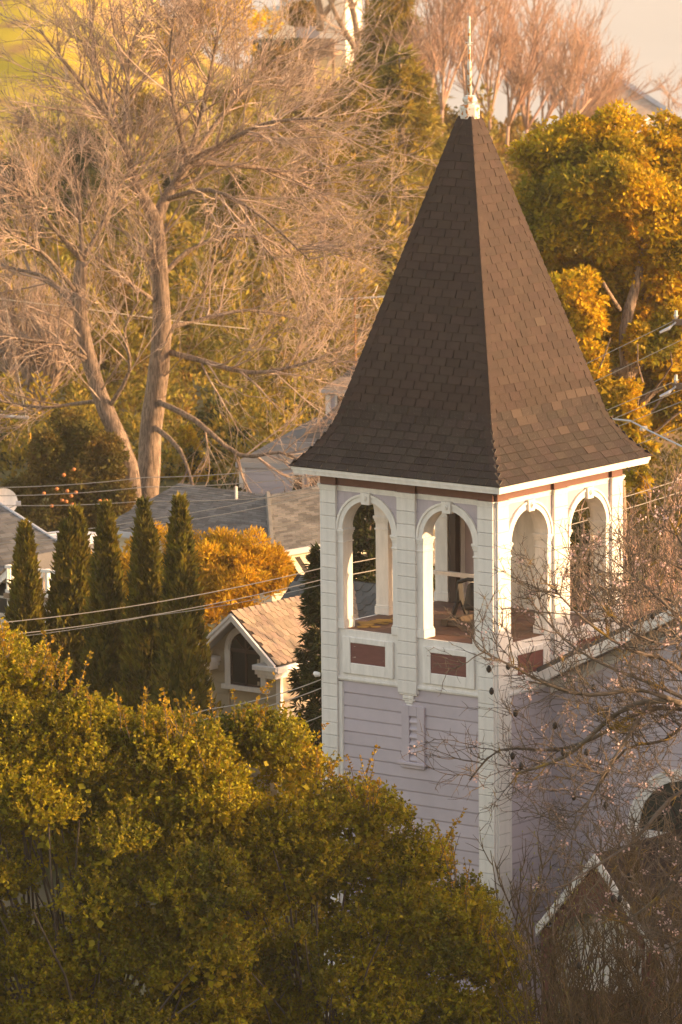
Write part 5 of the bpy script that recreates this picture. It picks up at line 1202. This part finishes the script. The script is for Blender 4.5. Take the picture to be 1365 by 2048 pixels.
for pl, ra, rb in bls:
    pts = bl_(pl); o, q, rr_ = limb('limb', pts, list(np.linspace(ra*.72, rb, len(pts))/FPX*75.5), twigb, bt, 7)
    q2, r2 = resample(q, rr_, 10)
    p, d_, rr0, tt = spawn(q2[None], r2[None], 28, .10, 1., .9, .7, .25)
    N1, R1 = grow(p, d_, rng.uniform(.3, 1.0, len(p)), np.full(len(p), .0095), 7, .17, .045); lst.append(segs(N1, R1)); tips.append(N1)
    p, d_, rr0, tt = spawn(N1, R1, 7, .15, 1., .8, .8, .2)
    N2, R2 = grow(p, d_, rng.uniform(.15, .55, len(p)), np.full(len(p), .0062), 5, .18, .05); lst.append(segs(N2, R2)); tips.append(N2)
    p, d_, rr0, tt = spawn(N2, R2, 2, .3, 1., .9, .7, .1)
    N3, R3 = grow(p, d_, rng.uniform(.06, .2, len(p)), np.full(len(p), .0048), 2, .15, .03); lst.append(segs(N3, R3))
seg_obj('twigs', lst, twigb, bt, 3, 'stuff')
def dotsmesh(name, C_, r_, mt, parent, kind='stuff', elong=1.):
    n = len(C_); o8 = np.array([(1, 0, 0), (-1, 0, 0), (0, 1, 0), (0, -1, 0), (0, 0, 1), (0, 0, -1.)])*np.array([1, 1, elong])
    f8 = np.array([(0, 2, 4), (2, 1, 4), (1, 3, 4), (3, 0, 4), (2, 0, 5), (1, 2, 5), (3, 1, 5), (0, 3, 5)])
    V_ = C_[:, None]+o8[None]*(np.asarray(r_)*rng.uniform(.7, 1.3, n))[:, None, None]
    o = link(name, np_mesh(name, V_.reshape(-1, 3), (f8[None]+(np.arange(n)*6)[:, None, None]).reshape(-1, 3)), mt, parent)
    if kind: o['kind'] = kind
    return o
T2 = tips[1]; T1 = tips[0]
allN = np.concatenate([t.reshape(-1, 3) for t in tips]); pick = rng.permutation(len(allN))[:1500]
dotsmesh('buds', allN[pick], .008, mat('brown bud', (.30, .18, .14), .7, .2, 4), bt, elong=1.5)
ctr = allN[rng.permutation(len(allN))[:330]]; bl2 = (ctr[:, None]+rng.normal(0, .030, (len(ctr), 7, 3))).reshape(-1, 3)
leaves('blossoms', bl2, rng.normal(0, 1, bl2.shape), .036, .034, petal, bt, 'stuff', 1.)
pods = [(1016, 1327), (976, 1322), (983, 1378), (1030, 1417), (1114, 1472), (1127, 1507), (1043, 1533), (1029, 1532), (1150, 1603), (1212, 1610), (1190, 1386), (1302, 1220), (1284, 1263), (1275, 1195), (1235, 1775), (1222, 1775), (1253, 1728), (1174, 1508), (1163, 1952)]
for (x, y) in pods:
    c = np.array(P(x, y, 75.2))-BB
    # hang each pod on the nearest twig
    j = np.argmin(np.linalg.norm((allN-c)*np.array([1, .15, 1]), axis=1)); tw_ = allN[j]
    b = MB(); n = 8; prf = [(.004, .052), (.022, .036), (.032, .008), (.030, -.018), (.017, -.040), (.003, -.050)]
    cc = np.array([c[0], tw_[1], c[2]])
    b.add([(cc[0]+r_*math.cos(2*math.pi*k/n), cc[1]+r_*math.sin(2*math.pi*k/n), cc[2]+z) for r_, z in prf for k in range(n)], [(i*n+k, i*n+(k+1) % n, (i+1)*n+(k+1) % n, (i+1)*n+k) for i in range(5) for k in range(n)])
    b.tube([tuple(cc+np.array([0, 0, .05])), tuple(tw_)], .003, 3); b.build('seed_pod', podm, bt, smooth=False)

# ---- bare shrubs bottom right
def shrub(label, px, ybase_z, d, spreadx, ztop_px, nst, mt, name='bare_shrub', bud=True, dens=(7, 4), r0=.014, group=None, cat='shrub', grow_up=.03, tw=.006, loc=None, dy=1.0):
    b = P(px, 1024, d); gz = Tz(b.x, d); t = empty(name, (b.x, d, gz), 0, label, cat, group)
    ztop = P(px, ztop_px, d).z-gz; n = nst
    st = np.stack([rng.uniform(-.5, .5, n)*spreadx*.7, rng.uniform(-.5, .5, n)*dy, np.full(n, -.1)], -1)
    D = np.stack([rng.normal(0, .22, n)+st[:, 0]*.12, rng.normal(0, .2, n), np.ones(n)], -1)
    N, Rd = grow(st, D, ztop*rng.uniform(.75, 1.05, n), np.full(n, r0*1.6), 12, .09, grow_up, 0, .3); l_ = [segs(N, Rd)]
    for i in range(min(n, 6)):
        pass
    p, d_, rr0, tt = spawn(N, Rd, dens[0], .3, 1., .8, .7, .3); L = rng.uniform(.3, .9, len(p))
    N1, R1 = grow(p, d_, L, np.full(len(p), tw*1.5), 6, .16, .12); l_.append(segs(N1, R1))
    p, d_, rr0, tt = spawn(N1, R1, dens[1], .2, 1., .8, .8, .2); N2, R2 = grow(p, d_, rng.uniform(.12, .45, len(p)), np.full(len(p), tw), 3, .17, .14); l_.append(segs(N2, R2))
    seg_obj('stems', l_, mt, t, 4 if bud else 3, 'stuff')
    if bud:
        tips_ = np.concatenate([N1[:, -1], N2[:, -1]]); tips_ = tips_[rng.permutation(len(tips_))[:int(len(tips_)*.35)]]
        dotsmesh('leaf_buds', tips_+np.array([0, 0, .015]), .010, budm, t, elong=2.6)
    return t
shrub('dark stemmed bare shrub with yellow green buds in front of the tower corner', 1040, 0, 82.0, 1.0, 1700, 16, mat('dark stem', (.06, .045, .035), .85, .4, 3, rand=.2, col2=(.13, .09, .03)), dens=(8, 4))
shrub('bare budding shrub with crossing stems in front of the red porch gable', 1150, 0, 81.0, 1.2, 1740, 24, mat('brown stem', (.085, .062, .045), .85, .4, 3, rand=.2, col2=(.14, .09, .03)), dens=(9, 5))
shrub('dense tangled bare shrub in the lower right corner', 1345, 0, 80.0, 1.0, 1620, 42, mat('brown stem', (.085, .062, .045)), dens=(12, 6), tw=.008, bud=False, dy=1.6)
shrub('low tangled bare bush along the bottom edge below the porch', 1190, 0, 79.0, 1.9, 1905, 34, mat('brown stem', (.085, .062, .045)), dens=(9, 6), tw=.008, bud=False, dy=1.2)
# ---- pinkish bare thicket right behind the tower
for (px, top, d, sx, n, lab) in [(1300, 985, 104, 1.4, 40, 'pinkish bare thicket at the right edge behind the blossom tree'), (1215, 1040, 107, 1.3, 34, 'pinkish bare thicket seen through the rightmost belfry arch'), (1375, 930, 109, 1.3, 34, 'tall pinkish bare thicket under the power lines at the right edge'), (1290, 1100, 99, 1.6, 34, 'nearer low bare thicket right of the belfry')]:
    shrub(lab, px, 0, d, sx*2.0, top, n, twigr, 'bare_thicket', False, (8, 5), .014, cat='thicket', tw=.009, dy=2.)
# green cart glimpsed at the right
gc = P(1318, 936, 150.5); gt_ = empty('green_cart', (gc.x, gc.y, gc.z), R(10), 'weathered pale green garden cart between the eave tip and the bare thicket', 'cart')
q = MB(); q.poly([Vector((-.18, -.2, .18)), Vector((.42, -.2, .18)), Vector((.30, -.2, -.14)), Vector((-.10, -.2, -.14))], (0, .5, 0)); q.build('tub', mat('faded green paint', (.16, .24, .13), .6, .3, 5), gt_, .02)
q = MB(); q.tube([(.1, -.25, -.2), (.1, .35, -.2)], .12, 12); q.build('wheel', iron, gt_)
for sg in (-.15, .25): q = MB(); q.tube([(-.1, sg, .1), (-.75, sg, .22)], .02, 6); q.build('handle', greyt, gt_)
fe = empty('picket_fence', P(1280, 928, 151.5), R(6), 'short pale picket fence behind the right eave tip', 'fence')
for i in range(9): q = MB(); q.box((-.3+i*.085, 0, -.45), (-.3+i*.085+.05, .03, .25)); q.build('picket', white, fe)
for z in (-.25, .1): q = MB(); q.box((-.32, .031, z), (.5, .06, z+.05)); q.build('rail', white, fe)

# ================================================================== poles and wires
def wire(name, label, pts, r_=.012, sag=.0, mt=wirem, group='overhead wires'):
    r_ = r_*.8
    """pts: two or more (px,py,d)"""
    V_ = [P(*q) for q in pts]; out = []
    for i in range(len(V_)-1):
        for k in range(9):
            t = k/9; p = V_[i].lerp(V_[i+1], t); p.z -= sag*4*t*(1-t); out.append(p)
    out.append(V_[-1]); b = MB(); b.tube(out, r_, 4); o = b.build(name, mt); tag(o, label, 'wire', group); return o
wire('overhead_wire', 'upper of the two bright wires crossing the middle of the cypresses', [(-60, 1251, 96), (641, 1137, 97), (1365, 958, 101)], .010, .12)
wire('overhead_wire', 'second of the bright wires crossing the middle of the cypresses', [(-60, 1277, 96), (641, 1160, 97), (1365, 983, 101)], .010, .12)
wire('overhead_wire', 'lowest wire crossing the cypresses and meeting the dormer roof', [(-60, 1282, 99), (300, 1232, 99), (641, 1170, 98)], .007, .05)
wire('service_wire', 'upper service wire running down left from the tower corner', [(-60, 1520, 90), (420, 1418, 89), (645, 1358, 88.8)], .010, .06)
wire('service_wire', 'lower service wire running down left from the tower corner', [(-60, 1560, 90), (420, 1436, 89), (646, 1375, 88.8)], .010, .06)
wire('service_wire', 'lowest service wire left of the tower above the evergreen tree', [(420, 1490, 90), (560, 1456, 89), (647, 1430, 88.8)], .009, .03)
for i, (y0, ym, y1, lab) in enumerate([(972, 955, 927, 'highest of the three flat wires over the fruit tree'), (988, 974, 950, 'middle of the three flat wires over the fruit tree'), (1005, 1002, 985, 'lowest of the three flat wires over the fruit tree'),
                       (1076, 1040, 968, 'upper of two slanting wires above the cypress tips'), (1088, 1052, 986, 'lower of two slanting wires above the cypress tips')]):
    wire('overhead_wire', lab, [(-60, y0+3, 119), (290, ym, 118), (645, y1, 117)], .010, .06)
for (a, b_, lab) in [((1190, 722), (1352, 640), 'topmost wire right of the spire ending at the insulator'), ((1186, 766), (1380, 672), 'second wire right of the spire, below the topmost'), ((1212, 812), (1345, 765), 'wire right of the spire ending at the lower crossarm'),
                     ((1222, 832), (1380, 772), 'thin wire just under the lower crossarm'), ((1228, 840), (1380, 797), 'thin wire second under the lower crossarm'), ((1278, 872), (1380, 848), 'short wire with a white connector near the right eave')]:
    wire('overhead_wire', lab, [(a[0]-200, a[1]+95, 112), (b_[0], b_[1], 103)], .009, .0)
wire('service_cable', 'thick grey sagging cable crossing above the right eave tip', [(1225, 838, 108), (1262, 842, 106), (1300, 862, 105), (1390, 905, 103)], .022, 0, greyt)
up_ = P(1405, 700, 103); pole = empty('utility_pole', (up_.x, 103, Tz(up_.x, 103)), 0, 'wooden utility pole just outside the right edge with two crossarms reaching in', 'utility pole'); pb_ = Tz(up_.x, 103)
q = MB(); q.tube([(0, 0, -.2), (0, 0, P(1405, 520, 103).z-pb_)], [.15, .11], 10); q.build('pole', polem, pole)
for py in (642, 770):
    z = P(1370, py, 103).z-pb_; xl = P(1345, py, 103).x-up_.x
    q = MB(); q.box((xl, -.16, z-.06), (-xl, -.08, z+.05)); q.build('crossarm', polem, pole, .01)
    for x in (xl+.06, xl*.45, -xl*.5, -xl+.06):
        q = MB(); q.tube([(x, -.12, z+.05), (x, -.12, z+.11), (x, -.12, z+.13), (x, -.12, z+.20)], [.02, .045, .03, .025], 8); q.build('insulator', metalw, pole)
    q = MB(); q.tube([(xl*.9, -.16, z), (xl*.9-.12, -.18, z-.10), (xl*.9-.28, -.2, z-.17)], [.02, .03, .02], 6); q.build('wire_clamp', greyt, pole)
ca_ = P(1280, 860, 108); cn = MB(); cn.tube([ca_, ca_+Vector((.05, 0, .02)), ca_+Vector((.14, 0, .05))], [.02, .05, .03], 8); tag(cn.build('wire_connector', cream), 'small white wire connector hanging on the cable above the eave tip', 'connector')
wire('overhead_wire', 'pale straight wire entering at the left edge behind the crooked trunk', [(-60, 588, 150), (140, 613, 150), (500, 658, 152)], .016, .03, wirem)
gr_ = P(60, 940, 150); gy_ = empty('guy_wire', gr_, 0, 'guy wire with a yellow guard tube at the foot of the pollarded tree', 'guy wire')
q = MB(); q.tube([(0, 0, -.7), (0, 0, .95)], .045, 8); q.build('yellow_guard', mat('yellow plastic', (.60, .30, .03), .5, .1, 3), gy_)
q = MB(); q.tube([(0, 0, .9), tuple(P(10, 600, 150)-gr_)], .012, 5); q.build('cable', wirem, gy_)
q = MB(); pA_ = P(-40, 828, 150); pB_ = P(58, 836, 150); q.tube([pA_, pB_], .045, 8); tag(q.build('street_light_arm', greyt), 'grey metal arm entering at the left edge beside the pollarded tree', 'metal arm')
# ================================================================== haze
HZ = bpy.data.materials.new('air haze'); HZ.use_nodes = True; hn = HZ.node_tree; hn.nodes.clear()
pv = hn.nodes.new('ShaderNodeVolumePrincipled'); pv.inputs['Color'].default_value = (1.0, .92, .82, 1); pv.inputs['Density'].default_value = HAZE = .00016; pv.inputs['Anisotropy'].default_value = .2
ho = hn.nodes.new('ShaderNodeOutputMaterial'); hn.links.new(pv.outputs[0], ho.inputs['Volume'])
hb = MB(); hb.box((-6100, -400, -43.5), (6100, 7000, 34)); hz_o = hb.build('haze', HZ); hz_o['kind'] = 'stuff'
